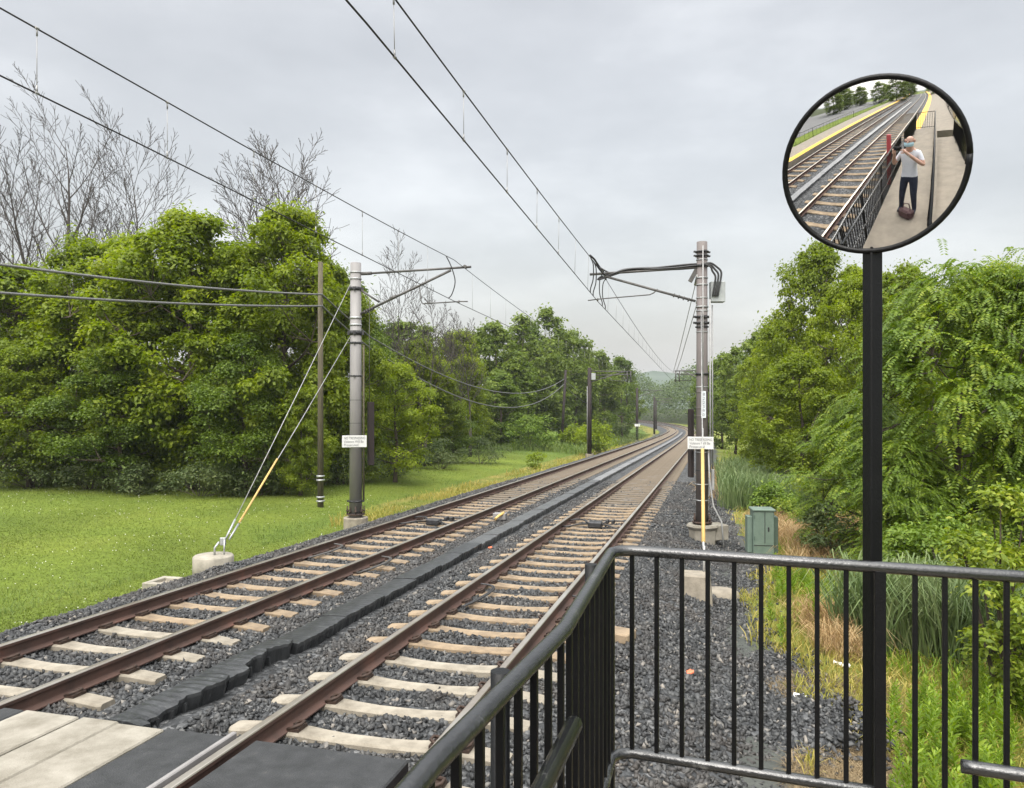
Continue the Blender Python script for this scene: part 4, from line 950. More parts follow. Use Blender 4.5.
# the photographer, holding the phone this picture is taken with
def person():
    org = Vector((.09,-.40,DECK)); root = thing('person', org, 'person in white t-shirt, navy jeans and blue mask holding up a phone, in the mirror', 'person')
    J = {'pel':(0,0,.95,.135,.10),'sp':(0,.0,1.13,.135,.095),'ch':(0,-.01,1.34,.155,.10),'nk':(0,.0,1.50,.06,.06),'hb':(0,.03,1.58,.075,.085),'hd':(0,.02,1.68,.08,.098),'ht':(0,.0,1.755,.05,.06),
         'sl':(-.17,-.01,1.42,.065,.06),'el':(-.30,.06,1.19,.042,.042),'wl':(-0.18,.27,1.50,.028,.028),'pl':(-0.15,.335,1.575,.032,.018),
         'sr':(.17,-.01,1.42,.065,.06),'er':(.30,.06,1.19,.042,.042),'wr':(0.06,.27,1.50,.028,.028),'pr':(0.03,.335,1.575,.032,.018),
         'hl':(-.09,0,.88,.10,.10),'kl':(-.13,.03,.50,.065,.07),'al':(-.17,-.02,.10,.045,.05),'tl':(-.19,.13,.04,.04,.035),
         'hr':(.09,0,.88,.10,.10),'kr':(.12,.04,.50,.065,.07),'ar':(.14,.0,.10,.045,.05),'tr':(.17,.15,.04,.04,.035)}
    E = [('pel','sp'),('sp','ch'),('ch','nk'),('nk','hb'),('hb','hd'),('hd','ht'),('ch','sl'),('sl','el'),('el','wl'),('wl','pl'),('ch','sr'),('sr','er'),('er','wr'),('wr','pr'),('pel','hl'),('hl','kl'),('kl','al'),('al','tl'),('pel','hr'),('hr','kr'),('kr','ar'),('ar','tr')]
    names = list(J); me = bpy.data.meshes.new('body'); me.from_pydata([J[k][:3] for k in names], [(names.index(a), names.index(c)) for a, c in E], [])
    ob = bpy.data.objects.new('body', me); COL.objects.link(ob)
    ob.modifiers.new('skin','SKIN').use_smooth_shade = True; ss_ = ob.modifiers.new('sub','SUBSURF'); ss_.levels = 2; ss_.render_levels = 2
    if not me.skin_vertices: bpy.context.view_layer.objects.active = ob; me.attributes
    sv_ = me.skin_vertices[0].data
    for i, k in enumerate(names): sv_[i].radius = J[k][3:]; sv_[i].use_root = (k == 'pel')
    dg = bpy.context.evaluated_depsgraph_get(); m2 = bpy.data.meshes.new_from_object(ob.evaluated_get(dg)); bpy.data.objects.remove(ob)
    b = MB(); b.v = [tuple(v.co) for v in m2.vertices]; V = [Vector(j[:3]) for j in J.values()]; JJ = {k: Vector(v[:3]) for k, v in J.items()}
    def dseg(p, a, c): t = max(0, min(1, (p-a).dot(c-a)/(c-a).length_squared)); return (p-a-(c-a)*t).length, t
    for p in m2.polygons:
        c = p.center; mi = 1
        da = min(min(dseg(c, JJ['s'+s], JJ['e'+s])[0]+0*1, 9) for s in 'lr'); 
        if c.z > 1.47 and abs(c.x) < .13 and c.y < .2: mi = 0
        elif c.z < .09: mi = 3
        elif c.z < .93: mi = 2
        for s in 'lr':
            d, t = dseg(c, JJ['s'+s], JJ['e'+s]); d2, t2 = dseg(c, JJ['e'+s], JJ['w'+s]); d3, _ = dseg(c, JJ['w'+s], JJ['p'+s])
            if (d < .07 and t > .62) or d2 < .055 and t2 > .02 and c.z < 1.6 and abs(c.x) > .1 and c.y > .03 or d3 < .05: mi = 0
        b.f.append(tuple(p.vertices)); b.m.append(mi); b.sm.append(True)
    nb = len(b.v)
    for sx in (-1,1):       # fingers close round the phone's ends, thumbs behind it
        for k in range(4):
            z0 = 1.612-.022*k; L_ = (.03,.036,.033,.026)[k]
            b.tube([(sx*.085,.335,z0-.02),(sx*.096,.372,z0),(sx*.086,.402,z0+.002),(sx*(.086-L_*.8),.409,z0+.002)], [.010,.009,.008,.006], 7)
        b.tube([(sx*.10,.31,1.56),(sx*.085,.345,1.585),(sx*.06,.358,1.60)], [.012,.010,.008], 7)
        b.lathe((sx*.088,.015,0), [(.004,1.635),(.018,1.645),(.02,1.665),(.016,1.69),(.004,1.70)], 8)       # ear
        b.lathe((sx*.03,.115,0), [(.003,1.668),(.011,1.674),(.011,1.680),(.003,1.686)], 8, 4)                # eye
    b.tube([(0,.105,1.675),(0,.128,1.652),(0,.120,1.64)], [.008,.013,.011], 8)
    b.v = [(v[0]+org.x-(.06 if v[1] > .25 and v[2] > 1.4 and i_ >= nb else 0), v[1]+org.y, v[2]+org.z) for i_, v in enumerate(b.v)]
    b.build('body', [M['skin'],M['shirt'],M['jeans'],M['shoe'],M['phone']], root)
    b = MB(); vs = []
    for i in range(5):
        for j in range(9):
            a = -1.25+2.5*j/8; z = 1.575+.02*i; r_ = .100+.012*math.sin(i/4*3.14); vs.append((org.x+math.sin(a)*r_*.9, org.y+.025+math.cos(a)*r_*1.05, org.z+z))
    b.add(vs, [(i*9+j, i*9+j+1, (i+1)*9+j+1, (i+1)*9+j) for i in range(4) for j in range(8)], 0, True); b.build('face_mask', M['mask'], root)
    b = MB(); b.box((.03,-.012,2.49-.01), (.15,.009,.072), None, 0, .003); tag(b.build('phone', M['phone']), 'black phone held level in both hands by the photographer', 'phone')
person()

# ------------------------------------------------------------------ vegetation
def leaf_quads(c, nrm, size, asp=.62, axis=None, fold=.12):
    n = len(c); nrm = norm(nrm)
    t = rng.normal(size=(n,3)) if axis is None else axis
    t = norm(t-nrm*(t*nrm).sum(1,keepdims=True)); w = np.cross(nrm, t)
    s = np.broadcast_to(np.asarray(size, float), (n,))[:,None]
    V = np.stack([c-t*s*.5, c+w*s*asp*.5+nrm*s*fold, c+t*s*.5, c-w*s*asp*.5+nrm*s*fold], 1)
    return V.reshape(-1,3)
def quads(n): return np.arange(n*4).reshape(n,4)

def limbs(H, W, tips, r0, seed, top=.86, n_main=9):
    """tapered trunk, main limbs and branches reaching the leaf clumps"""
    r = random.Random(seed); b = MB(); tr = []; x = y = 0
    for i in range(9):
        u = i/8; tr.append(Vector((x, y, H*top*u-.15))); x += r.uniform(-.03,.03)*H*.5; y += r.uniform(-.03,.03)*H*.5
    b.tube(tr, [r0*(1.25 if i == 0 else 1)*(1-.86*i/8) for i in range(9)], 9)
    def trunk(z): 
        u = min(max((z+.15)/(H*top),0),1)*8; k = min(int(u),7); return tr[k].lerp(tr[k+1], u-k), r0*(1-.86*u/8)
    mains = []
    for k in range(n_main):
        z = H*(.14+.6*k/n_main)+r.uniform(-.02,.02)*H; p, rr = trunk(z); a = k*2.4+r.uniform(-.4,.4); L_ = W*.36*(1-.35*k/n_main)*r.uniform(.7,1.1)
        pts = [p]; 
        for j in range(1,5): pts.append(p+Vector((math.cos(a)*L_*j/4, math.sin(a)*L_*j/4, L_*(.35+.3*k/n_main)*(j/4)**1.3))+Vector((r.uniform(-1,1),r.uniform(-1,1),r.uniform(-1,1)))*L_*.05)
        b.tube(pts, [rr*.55*(1-.2*j) for j in range(5)], 6); mains += [(q, rr*.3) for q in pts[1:]]
    for t in tips:
        t = Vector(t); q, rr = min(mains, key=lambda m_: (m_[0]-t).length+ (2 if m_[0].z > t.z+.3 else 0))
        md = q.lerp(t,.5)+Vector((r.uniform(-.1,.1),r.uniform(-.1,.1),-.06*(t-q).length)); b.tube([q, md, t], [min(rr,.05)*.8, .022, .010], 4, 0, False)
    return b

def crown(H, W, n_cl, n_leaf, size, seed, base=.1, flat=.62, rc=(.085,.14), asp=.62, power=.75, inner=.25):
    r = np.random.default_rng(seed)
    u = r.uniform(0,1,n_cl)**.9; a = r.uniform(0,2*np.pi,n_cl)
    f = np.clip(np.sin(np.pi*(u*.84+.13)),0,1)**power
    lump = 1+.22*np.sin(a*2+seed)+.14*np.sin(a*3+u*9+seed*2)+.10*np.sin(u*16+a)
    rad = W/2*f*lump*np.where(r.uniform(size=n_cl) < inner, r.uniform(.2,.7,n_cl), r.uniform(.74,1.0,n_cl))*.86
    ctr = np.stack([rad*np.cos(a), rad*np.sin(a), H*(base+(1-base)*u*.95)], 1)
    R = r.uniform(rc[0],rc[1],n_cl)*W
    k = r.integers(0, n_cl, n_leaf); d = norm(r.normal(size=(n_leaf,3)))
    low = (d[:,2] < -.15) & (r.uniform(size=n_leaf) < .75); d[low,2] *= -1
    rr = R[k]*(.35+.65*np.sqrt(r.uniform(size=n_leaf))+(r.uniform(size=n_leaf) < .12)*r.uniform(0,.9,n_leaf))*(1+.25*np.sin(7*d[:,0]+k)*np.sin(6*d[:,1]+2*k))
    pos = ctr[k]+d*rr[:,None]*np.array([1,1,flat])
    nr_ = d*.55+np.array([0,0,.75])+r.normal(size=(n_leaf,3))*.42
    V = leaf_quads(pos, nr_, size*r.uniform(.6,1.25,n_leaf), asp)
    return V, ctr
def bare_limbs(H, seed, spread=.5, depth=6, r0=.16):
    r = random.Random(seed); b = MB()
    def branch(p, d, L_, rad, lev, up):
        n = 7 if lev > 1 else 4 if lev == 1 else 2; pts = [p]; q = p; dd = d.copy(); dirs = [d]
        for i in range(n):
            dd = (dd+Vector((r.uniform(-1,1),r.uniform(-1,1),r.uniform(-.6,.6)))*.10+Vector((0,0,up))).normalized(); q = q+dd*L_/n; pts.append(q); dirs.append(dd)
        b.tube(pts, [max(rad*(1-.95*i/n),.013) for i in range(n+1)], 7 if lev > 2 else 4 if lev > 0 else 3, 0, False)
        if lev == 0: return
        k = {3: 13, 2: 8, 1: 5}[lev]
        for c in range(k):
            t = .22+.76*(c+r.uniform(0,.9))/k; j = min(int(t*n), n-1); base = pts[j].lerp(pts[j+1], t*n-j); dd = dirs[j+1]
            a = c*2.4+r.uniform(-.5,.5); s1 = dd.orthogonal().normalized(); s2 = dd.cross(s1); side = s1*math.cos(a)+s2*math.sin(a)
            nd = (dd*math.cos(spread*1.5)+side*math.sin(spread*1.5)).normalized()
            branch(base, nd, L_*(.50-.26*t)*r.uniform(.75,1.25), max(rad*(1-.8*t)*.5,.014), lev-1, .07)
    nl = max(2, depth-2)
    tr = [Vector((0,0,-.2)), Vector((r.uniform(-.1,.1),r.uniform(-.1,.1),H*.12)), Vector((r.uniform(-.2,.2),r.uniform(-.2,.2),H*.26))]
    b.tube(tr, [r0*1.2, r0, r0*.9], 9)
    for k in range(nl):
        a = k*6.283/nl+r.uniform(-.4,.4); tilt = (.05 if k == 0 else r.uniform(.16,.40))
        branch(tr[2]-Vector((0,0,r.uniform(0,.08)*H)), Vector((math.cos(a)*tilt, math.sin(a)*tilt, 1)).normalized(), H*(.74 if k == 0 else r.uniform(.5,.66)), r0*(.62 if k == 0 else .48), 3, .03)
    return b

TREES = {}
def tree_proto(key, H, W, n_cl, n_leaf, size, seed, lm, base=.1, r0=.2, **k):
    V, ctr = crown(H, W, n_cl, n_leaf, size, seed, base, **k)
    me = np_mesh('crown', V, quads(len(V)//4), M[lm], link=False)
    b = limbs(H, W, ctr[::2].tolist(), r0, seed); o = b.build('trunk', M['bark']); tm = o.data; bpy.data.objects.remove(o)
    TREES[key] = (H, W, tm, me)
def frond_mesh(tips, dirs, n_per, L_, seed, lm, size=.105):
    r = np.random.default_rng(seed); n = len(tips)*n_per
    base = np.repeat(tips, n_per, 0)+r.normal(size=(n,3))*np.array([.30,.30,.22]); out = np.repeat(dirs, n_per, 0)+r.normal(size=(n,3))*.7; out[:,2] = out[:,2]*.3+.15; out = norm(out)
    side = norm(np.cross(out, np.array([0,0,1.0]))); Ls = L_*r.uniform(.65,1.2,n); K = 12; Vs = []
    for j in range(K):
        t = (j+1)/K; p = base+out*(Ls*t)[:,None]; p[:,2] -= Ls*.55*t*t
        tang = out.copy(); tang[:,2] -= 1.1*t; tang = norm(tang); up = norm(np.cross(side, tang)); up = np.where(up[:,2:3] < 0, -up, up)
        for sg_ in (-1,1):
            ax_ = norm(side*sg_+tang*.35); sz = size*(1.15-.5*abs(t-.45))*r.uniform(.8,1.15,n)
            ct = p+ax_*(sz*.5)[:,None]; Vs.append(leaf_quads(ct, up+r.normal(size=(n,3))*.16+sg_*side*.25, sz, .46, ax_, .05))
    V = np.concatenate([v.reshape(n,4,3) for v in Vs],1).reshape(-1,3)
    return V
def locust_proto(key, H, W, n_cl, n_per, seed, base=.08):
    _, ctr = crown(H, W, n_cl, 10, .1, seed, base, inner=.2)
    dirs = norm(np.stack([ctr[:,0], ctr[:,1], np.zeros(len(ctr))],1)+1e-6)
    V = frond_mesh(ctr, dirs, n_per, .62, seed, 'locust'); me = np_mesh('crown', V, quads(len(V)//4), M['locust'], link=False)
    b = limbs(H, W, ctr.tolist(), .13, seed, .8, 11); o = b.build('trunk', M['bark']); tm = o.data; bpy.data.objects.remove(o); TREES[key] = (H, W, tm, me)
tree_proto('maple0', 11, 9, 270, 64000, .20, 1, 'maple', .06, .24, flat=.78, rc=(.03,.095))
tree_proto('maple1', 11, 9, 270, 60000, .20, 2, 'maple', .08, .24, power=.6, flat=.78, rc=(.03,.095))
tree_proto('dark0', 11, 9, 130, 34000, .20, 3, 'maple_dark', .05, .24)
tree_proto('bright0', 7, 6, 100, 24000, .16, 4, 'maple_bright', .04, .15)
tree_proto('right0', 10, 8, 240, 56000, .17, 5, 'maple', .03, .2, flat=.78, rc=(.03,.095))
tree_proto('right1', 10, 8, 240, 54000, .17, 6, 'maple_bright', .05, .2, power=.6, flat=.78, rc=(.03,.095))
tree_proto('far0', 11, 8, 90, 12000, .34, 7, 'far_leaf', .03, .2)
tree_proto('far1', 11, 7, 80, 11000, .32, 8, 'far_leaf', .10, .2, power=1.0)
tree_proto('far2', 11, 8, 70, 12000, .34, 9, 'maple_dark', .04, .2)
locust_proto('locust0', 6.5, 5, 105, 24, 21); locust_proto('locust1', 6.5, 5.2, 105, 24, 22)
def plant_tree(key, x, Y, ytop, wpx, label, group=None, rot=None, name='tree', cat='tree'):
    H, W, tm, cm_ = TREES[key]; X = (x-512)*Y/F; z = gz(X, Y)-.05; top = CAMZ-(ytop-HY)*Y/F
    o = thing(name, (X,Y,z), label, cat, group); o.rotation_euler = (0,0,random.uniform(0,6.28) if rot is None else rot)
    w = wpx*Y/F; o.scale = (w/W, w/W, (top-z)/H)
    for nm, me in (('trunk',tm),('crown',cm_)):
        c = bpy.data.objects.new(nm, me); COL.objects.link(c); c.parent = o
    return o
# the big clump beyond the lawn
for a in [('maple0',22,37,262,190,'broad green maple at the far left edge of the lawn'),
          ('maple1',105,35,232,180,'large leafy maple below the tallest bare tree'),
          ('maple0',192,33,208,200,'tallest full green maple in the middle of the clump left of the poles'),
          ('maple1',285,34,205,170,'green maple right behind the weathered wooden utility pole'),
          ('maple0',335,37,262,105,'green maple between the wooden pole and the light grey pole'),
          ('dark0',245,31.5,330,120,'low dark green tree at the lawn edge, hanging branches over the grass'),
          ('dark0',120,32,345,130,'low dark tree with its branches near the mown lawn'),
          ('maple1',30,33,345,120,'low bushy maple at the left edge near the grey brush'),
          ('maple1',300,31.5,390,70,'small maple whose crown hangs beside the guy wires'),
          ('bright0',395,38.5,362,92,'bright yellow green tree right of the light grey pole'),
          ('dark0',358,46,300,100,'dark green tree behind the light grey pole'),
          ('maple0',418,52,338,92,'mid green tree under the cantilever arm of the grey pole'),
          ('maple1',455,68,330,88,'green tree right of the cantilever arm, in front of the bare twigs'),
          ('dark0',440,54,395,70,'short dark bushy tree at the far lawn edge')]:
    plant_tree(*a)
g = 'trees of the wood left of the line'
for i, (x, Y, yt, w) in enumerate([(492,90,322,80),(520,98,314,72),(548,104,307,70),(575,112,330,60),(600,118,350,52),(500,84,372,62),(470,78,368,66),(540,98,372,60),(622,130,356,44),(585,122,352,50),(626,158,366,36),(604,150,362,40),(590,175,360,44),(560,118,330,50),(530,115,320,60),(470,95,330,80),(425,85,325,80),(512,92,350,70)]):
    plant_tree(('far0','far1','far2')[i % 3 if i not in (1,2) else 1], x, Y, yt, w, 'green tree of the wood beyond the far lawn, left of the distant line', g)
g = 'dark trees filling the back of the clump'
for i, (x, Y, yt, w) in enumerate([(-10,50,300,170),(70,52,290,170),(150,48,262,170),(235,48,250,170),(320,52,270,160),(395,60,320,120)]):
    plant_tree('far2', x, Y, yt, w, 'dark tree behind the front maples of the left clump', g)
for a in [('right0',766,50,342,68,'round green tree nearest the track on the right, low dark crown'),
          ('right1',786,42,312,88,'bright green tree right of the banded pole, above the reeds'),
          ('right0',820,38,240,130,'tallest tree on the right, seen just left of the mirror post'),
          ('right0',800,31,352,118,'wide green tree above the orange dry grass'),
          ('right1',858,33,268,110,'green tree directly behind the mirror post'),
          ('right0',905,30,262,130,'leafy tree right of the mirror post behind the feathery tree'),
          ('right1',985,26,262,150,'leafy tree at the right edge behind the feathery leaved trees'),
          ('right0',1060,26,262,150,'green tree at the right border of the view'),
          ('locust0',962,15.2,262,205,'feathery leaved tree with drooping fronds right of the mirror post'),
          ('locust1',1050,14.2,250,190,'feathery leaved tree cut by the right edge of the view'),
          ('locust1',868,18.0,392,140,'low feathery leaved tree just behind the mirror post'),
          ('locust0',905,14.6,440,120,'lowest feathery young tree above the reeds by the mirror post')]:
    plant_tree(*a)
g = 'trees of the wood right of the line'
for i, (x, Y, yt, w) in enumerate([(722,80,352,48),(708,115,366,40),(735,70,346,52),(760,62,330,70),(704,190,366,30),(850,60,290,150),(950,55,290,160)]):
    plant_tree(('far0','far2','far1')[i % 3], x, Y, yt, w, 'green tree of the wood right of the distant curve', g)
for x, Y in ((-16,-60),(-24,-48),(-30,-70),(14,-60),(18,-42),(12,-80),(-40,-40),(-26,-90),(-38,-62),(-20,-80),(-46,-52),(-50,-30),(22,-30),(26,-50),(9,-62),(-60,-20),(-64,-42),(-58,-64),(-66,-80),(-52,-92),(-44,-104),(-34,-112),(-72,-10),(-56,-76),(-48,-64)):
    H, W, tm, cm_ = TREES['far0']; o = thing('tree', (x,Y,gz(x,Y)), 'green tree behind the camera, seen only in the mirror', 'tree', 'trees reflected in the mirror'); o.scale = (.9,.9,.75)
    for nm, me in (('trunk',tm),('crown',cm_)):
        c = bpy.data.objects.new(nm, me); COL.objects.link(c); c.parent = o
# bare trees
def bare(x, Y, ytop, seed, label, spread=.45, depth=6, r0=.2, lean=0, sx=1.0):
    X = (x-512)*Y/F; z = gz(X,Y); H = CAMZ-(ytop-HY)*Y/F-z; b = bare_limbs(1.0*H, seed, spread, depth, r0)
    zs = max(v[2] for v in b.v); k = H/zs; b.v = [(v[0]*k*sx, v[1]*k*sx, v[2]*k) for v in b.v]
    o = b.build('bare_tree', M['bark_bare']); o.location = (X,Y,z); tag(o, label, 'bare tree')
bare(66, 44, 56, 3, 'tallest leafless tree rising above the left clump', .38, 5, .40)
bare(132, 46, 100, 8, 'slender leafless tree right of the tallest bare one', .36, 4, .24)
bare(14, 46, 165, 12, 'leafless tree at the left edge above the maples', .42, 4, .24)
bare(283, 42, 122, 5, 'leafless tree standing above the clump behind the wooden pole', .42, 6, .30)
bare(392, 52, 232, 14, 'thin grey leafless tree behind the cantilever arm', .40, 4, .16)
bare(425, 50, 285, 17, 'short dead tree seen under the cantilever arm', .40, 3, .12)
bare(470, 62, 312, 19, 'faint bare twigged tree right of the cantilever arm', .40, 4, .14)

# shrubs
def shrub(x, y, Y, w, h, n, size, lm, label, seed, name='shrub', flat=.8, group=None):
    p = at(x,y,Y); p.z = gz(p.x,p.y); V, ctr = crown(h, w, max(14,n//160), n, size, seed, .05, flat, (.10,.2), .5)
    o = thing(name, p, label, 'shrub', group); np_mesh('foliage', V, quads(len(V)//4), M[lm], o)
    b = MB(); r = random.Random(seed)
    for t in ctr[::2]: t = Vector(t); b.tube([(t.x*.15,t.y*.15,-.05), (t.x*.5+r.uniform(-.05,.05),t.y*.5,t.z*.5), t], [.02,.014,.006], 4, 0, False)
    b.v = [(v[0]+p.x, v[1]+p.y, v[2]+p.z) for v in b.v]; b.build('stems', M['bark'], o)
shrub(1006,640,8.8,1.35,2.55,4800,.085,'shrub_yellow','yellow green shrub at the right edge behind the black railing',31)
shrub(1045,640,8.3,1.3,1.9,2600,.085,'shrub_yellow','yellow green shrub mostly cut off by the right edge',32)
shrub(950,590,12.2,2.2,1.7,5200,.085,'shrub','leafy green shrub between the reeds and the feathery tree',33)
shrub(905,580,13.0,1.5,1.4,2600,.085,'shrub','small green shrub just right of the mirror post',34)
shrub(812,505,22,2.2,1.5,3500,.12,'shrub_yellow','light green bush between the reeds and the orange grass',35)
shrub(775,494,25,2.0,1.0,2200,.12,'shrub','low green bush at the foot of the far reeds',36)
shrub(832,545,17,1.8,1.3,2600,.10,'understory','brownish green bush right of the cabinet',37)
shrub(598,442,70,5.0,2.8,3000,.26,'maple_bright','bright green bush beside the nearest dark far pole',38)
shrub(572,447,86,4.0,2.4,2600,.26,'maple_bright','bright bush at the foot of the thin leaning wooden pole',39)
shrub(537,462,52,1.6,1.1,900,.16,'maple_bright','small light green bush standing alone on the far lawn',40)
shrub(528,450,76,6.0,3.2,3600,.26,'shrub','wide green bush at the wood edge beyond the far lawn',41)
for i, (x, y, Y, w, h) in enumerate([(35,482,32.5,5,2.0),(90,484,32,3.5,1.5),(140,490,31,3,1.0),(200,494,30.5,4,1.1),(255,494,31,3,1.2),(345,480,36,4,1.5),(395,470,42,4,1.6),(440,466,48,4,1.7),(480,460,54,4,1.6),(625,440,95,7,2.5)]):
    shrub(x,y,Y,w,h,3000,.13,'understory','grey green brush under the trees along the lawn edge',50+i,'brush',.8,'brush along the lawn edge')

# far woods: one mass
n = 80000; xs = rng.uniform(500,860,n); Yd = rng.uniform(185,330,n); top = 15.5+3.0*np.sin(xs*.045)+2*np.sin(xs*.11+1)+rng.normal(size=n)*.8+(Yd-185)*.018
X = (xs-512)*Yd/F; zg = GZ(X, np.minimum(Yd,400.0)); sF, lF = SL(X, Yd); okm = (lF > 10) | (lF < -13) | (sF > 330)
ch = (np.floor(xs/7)*7.3+np.floor(Yd/9)*3.1) % 1.0
z = zg+(top)*np.sqrt(rng.uniform(size=n))
z += 1.3*np.sin(X*.9+np.floor(Yd/8))
C3 = np.stack([X,Yd,np.maximum(z,zg+.2)],1)[okm]
V = leaf_quads(C3, np.array([0,-.3,.8])+rng.normal(size=C3.shape)*.4, rng.uniform(.5,1.1,len(C3)))
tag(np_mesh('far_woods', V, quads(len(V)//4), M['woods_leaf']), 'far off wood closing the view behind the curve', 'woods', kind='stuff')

# ------------------------------------------------------------------ grass, reeds, weeds
def blades(X, Y, h, w, lean, m, name, label, droop=.5, z=None):
    n = len(X); z0 = GZ(X,Y)-.01 if z is None else z
    a = rng.uniform(0,2*np.pi,n); d = np.stack([np.cos(a),np.sin(a),np.zeros(n)],1); a2 = rng.uniform(0,np.pi,n); sd = np.stack([np.cos(a2),np.sin(a2),np.zeros(n)],1)
    B = np.stack([X,Y,z0],1); ln = lean*rng.uniform(.2,1.3,n); hw = (w/2)
    p1 = B+d*(ln*h*.25)[:,None]; p1[:,2] += h*.55
    p2 = B+d*(ln*h*.7)[:,None]; p2[:,2] += h*(.88-.0*ln)
    p3 = B+d*(ln*h*1.15)[:,None]; p3[:,2] += h*np.maximum(1.0-droop*ln*.6,.45)
    s_ = sd*hw[:,None]
    V = np.stack([B-s_*.7,B+s_*.7,p1+s_,p1-s_,p2+s_*.7,p2-s_*.7,p3],1).reshape(-1,3); k = np.arange(n)*7
    Q = np.concatenate([np.stack([k,k+1,k+2,k+3],1),np.stack([k+3,k+2,k+4,k+5],1)]); T = np.stack([k+5,k+4,k+6],1)
    return tag(np_mesh(name, V, Q, M[m], T=T), label, name.replace('_',' '), kind='stuff')
def zone(n, xr, Yr, test, logY=True):
    Yv = np.exp(rng.uniform(math.log(Yr[0]),math.log(Yr[1]),n)) if logY else rng.uniform(Yr[0],Yr[1],n)
    xp = rng.uniform(xr[0],xr[1],n); X = (xp-512)*Yv/F; s, l = SL(X,Yv); k = test(s,l,X,Yv); return X[k], Yv[k], s[k], l[k]
n_ = lambda X, Y, sc, sd: smooth_noise(X, Y, sc, sd)
X, Y, s, l = zone(250000, (-60,640), (10.5,85), lambda s,l,X,Y: (l < -5.45-.12*n_(X,Y,6,1)) & (l > -26))
h = (.028+.022*rng.uniform(size=len(X)))*(1+.25*n_(X,Y,.8,7)); blades(X, Y, np.maximum(h,.018), .009+.00035*Y, np.full(len(X),.9), 'lawn', 'lawn_grass', 'short mown lawn grass left of the tracks')
X, Y, s, l = zone(30000, (-60,480), (11,60), lambda s,l,X,Y: (l < -7.1-.3*n_(X,Y,1.3,4)) & (l > -8.7+.4*n_(X,Y,1.0,5)) & (n_(X,Y,.9,14) > -.05))
blades(X, Y, .05+.12*rng.uniform(size=len(X)), .008+.0004*Y, np.full(len(X),.9), 'tallgrass', 'swale_grass', 'longer dull green grass in the swale beside the tracks')
X, Y, s, l = zone(26000, (330,640), (24,120), lambda s,l,X,Y: (l < -5.3) & (l > -7.6-.4*n_(X,Y,.6,4)) & (n_(X,Y,.7,15)+.5*n_(X,Y,2,16) > -.25))
blades(X, Y, .12+.25*rng.uniform(size=len(X)), .012+.0004*Y, np.full(len(X),.7), 'yellow_grass', 'dry_grass', 'yellowed dry grass along the far ballast edge')
X, Y, s, l = zone(26000, (480,700), (60,170), lambda s,l,X,Y: (l < -6.6) & (l > -20) & (s < 165) & (s > 72))
blades(X, Y, .25+.5*rng.uniform(size=len(X))*np.where(s>115,.4,1), .03+.0006*Y, np.full(len(X),.5), 'tallgrass', 'tall_grass', 'tall green grass beyond the dark far poles')
# clover heads
X, Y, s, l = zone(900, (-40,420), (11.5,34), lambda s,l,X,Y: (l < -5.6) & (l > -22) & ((l > -6.7) | (l < -8.4)) & (n_(X,Y,.6,21) > -.3))
c = np.stack([X,Y,GZ(X,Y)+.055],1); V = leaf_quads(c, np.array([0,-.5,.6])+rng.normal(size=c.shape)*.3, .012+.0006*Y, .95)
tag(np_mesh('clover_flowers', V, quads(len(V)//4), M['clover']), 'white clover heads scattered over the lawn', 'clover', kind='stuff')
# right-hand verge
X, Y, s, l = zone(46000, (700,1100), (5.2,60), lambda s,l,X,Y: (l > redge(s,l)-.1) & (l < 14) & ((s > 9.5) | (l > 6.9+.4*n_(X,Y,1.5,33)) | (n_(X,Y,3,34) > .35)))
blades(X, Y, .06+.16*rng.uniform(size=len(X)), .007+.0006*Y, np.full(len(X),.9), 'yellow_grass', 'verge_grass', 'yellowish short grass on the right verge')
X, Y, s, l = zone(34000, (690,1100), (5.2,90), lambda s,l,X,Y: (l > redge(s,l)+.35) & (l < 13) & ((n_(X,Y,1.1,42) > .05)|(l>8.2)) & ((s > 9.5) | (l > 7.4)))
blades(X, Y, .10+.22*rng.uniform(size=len(X)), .008+.0006*Y, np.full(len(X),.8), 'weed', 'weeds', 'fresh green weeds on the right verge')
def patch(n, cx, cy, rx, ry, rot=0):
    a = rng.uniform(0,2*np.pi,n); r = np.sqrt(rng.uniform(size=n)); u = np.cos(a)*r*rx*(1+.25*np.sin(3*a)); v = np.sin(a)*r*ry; return cx+u*math.cos(rot)-v*math.sin(rot), cy+u*math.sin(rot)+v*math.cos(rot)
def wedge(n, x0, x1, Y0, Y1):
    Yv = rng.uniform(Y0,Y1,n); xp = rng.uniform(x0,x1,n)+rng.normal(size=n)*4; return (xp-512)*Yv/F, Yv
X, Y = [np.concatenate(q) for q in zip(wedge(4200,752,860,19,24), wedge(1500,790,862,16,19.5), patch(700,4.9,11.4,.5,.7), patch(500,4.5,10.4,.35,.4), wedge(900,700,735,28,45))]
k = n_(X,Y,1.6,61) > -.45; X, Y = X[k], Y[k]
blades(X, Y, .22+.38*rng.uniform(size=len(X)), .006+.0004*Y, np.full(len(X),1.0), 'dry', 'tan_grass', 'rusty orange dry grass behind the green cabinet and railing', .9)
X, Y = [np.concatenate(q) for q in zip(wedge(5200,726,822,26,33), wedge(1500,722,760,33,42))]
blades(X, Y, .8+.55*rng.uniform(size=len(X)), .030+0*X, np.full(len(X),.35), 'reed', 'far_reeds', 'blue green reeds below the trees beyond the orange grass', .3)
X, Y, s, l = zone(90000, (640,900), (4.6,14), lambda s,l,X,Y: (l > redge(s,l)-.25) & (l < 7.6) & (s < 11) & (n_(X,Y,2.4,63) > -.6))
blades(X, Y, .03+.05*rng.uniform(size=len(X)), .005+0*X, np.full(len(X),2.6), 'straw', 'straw_litter', 'dead straw lying on the bare soil behind the railing', .9)
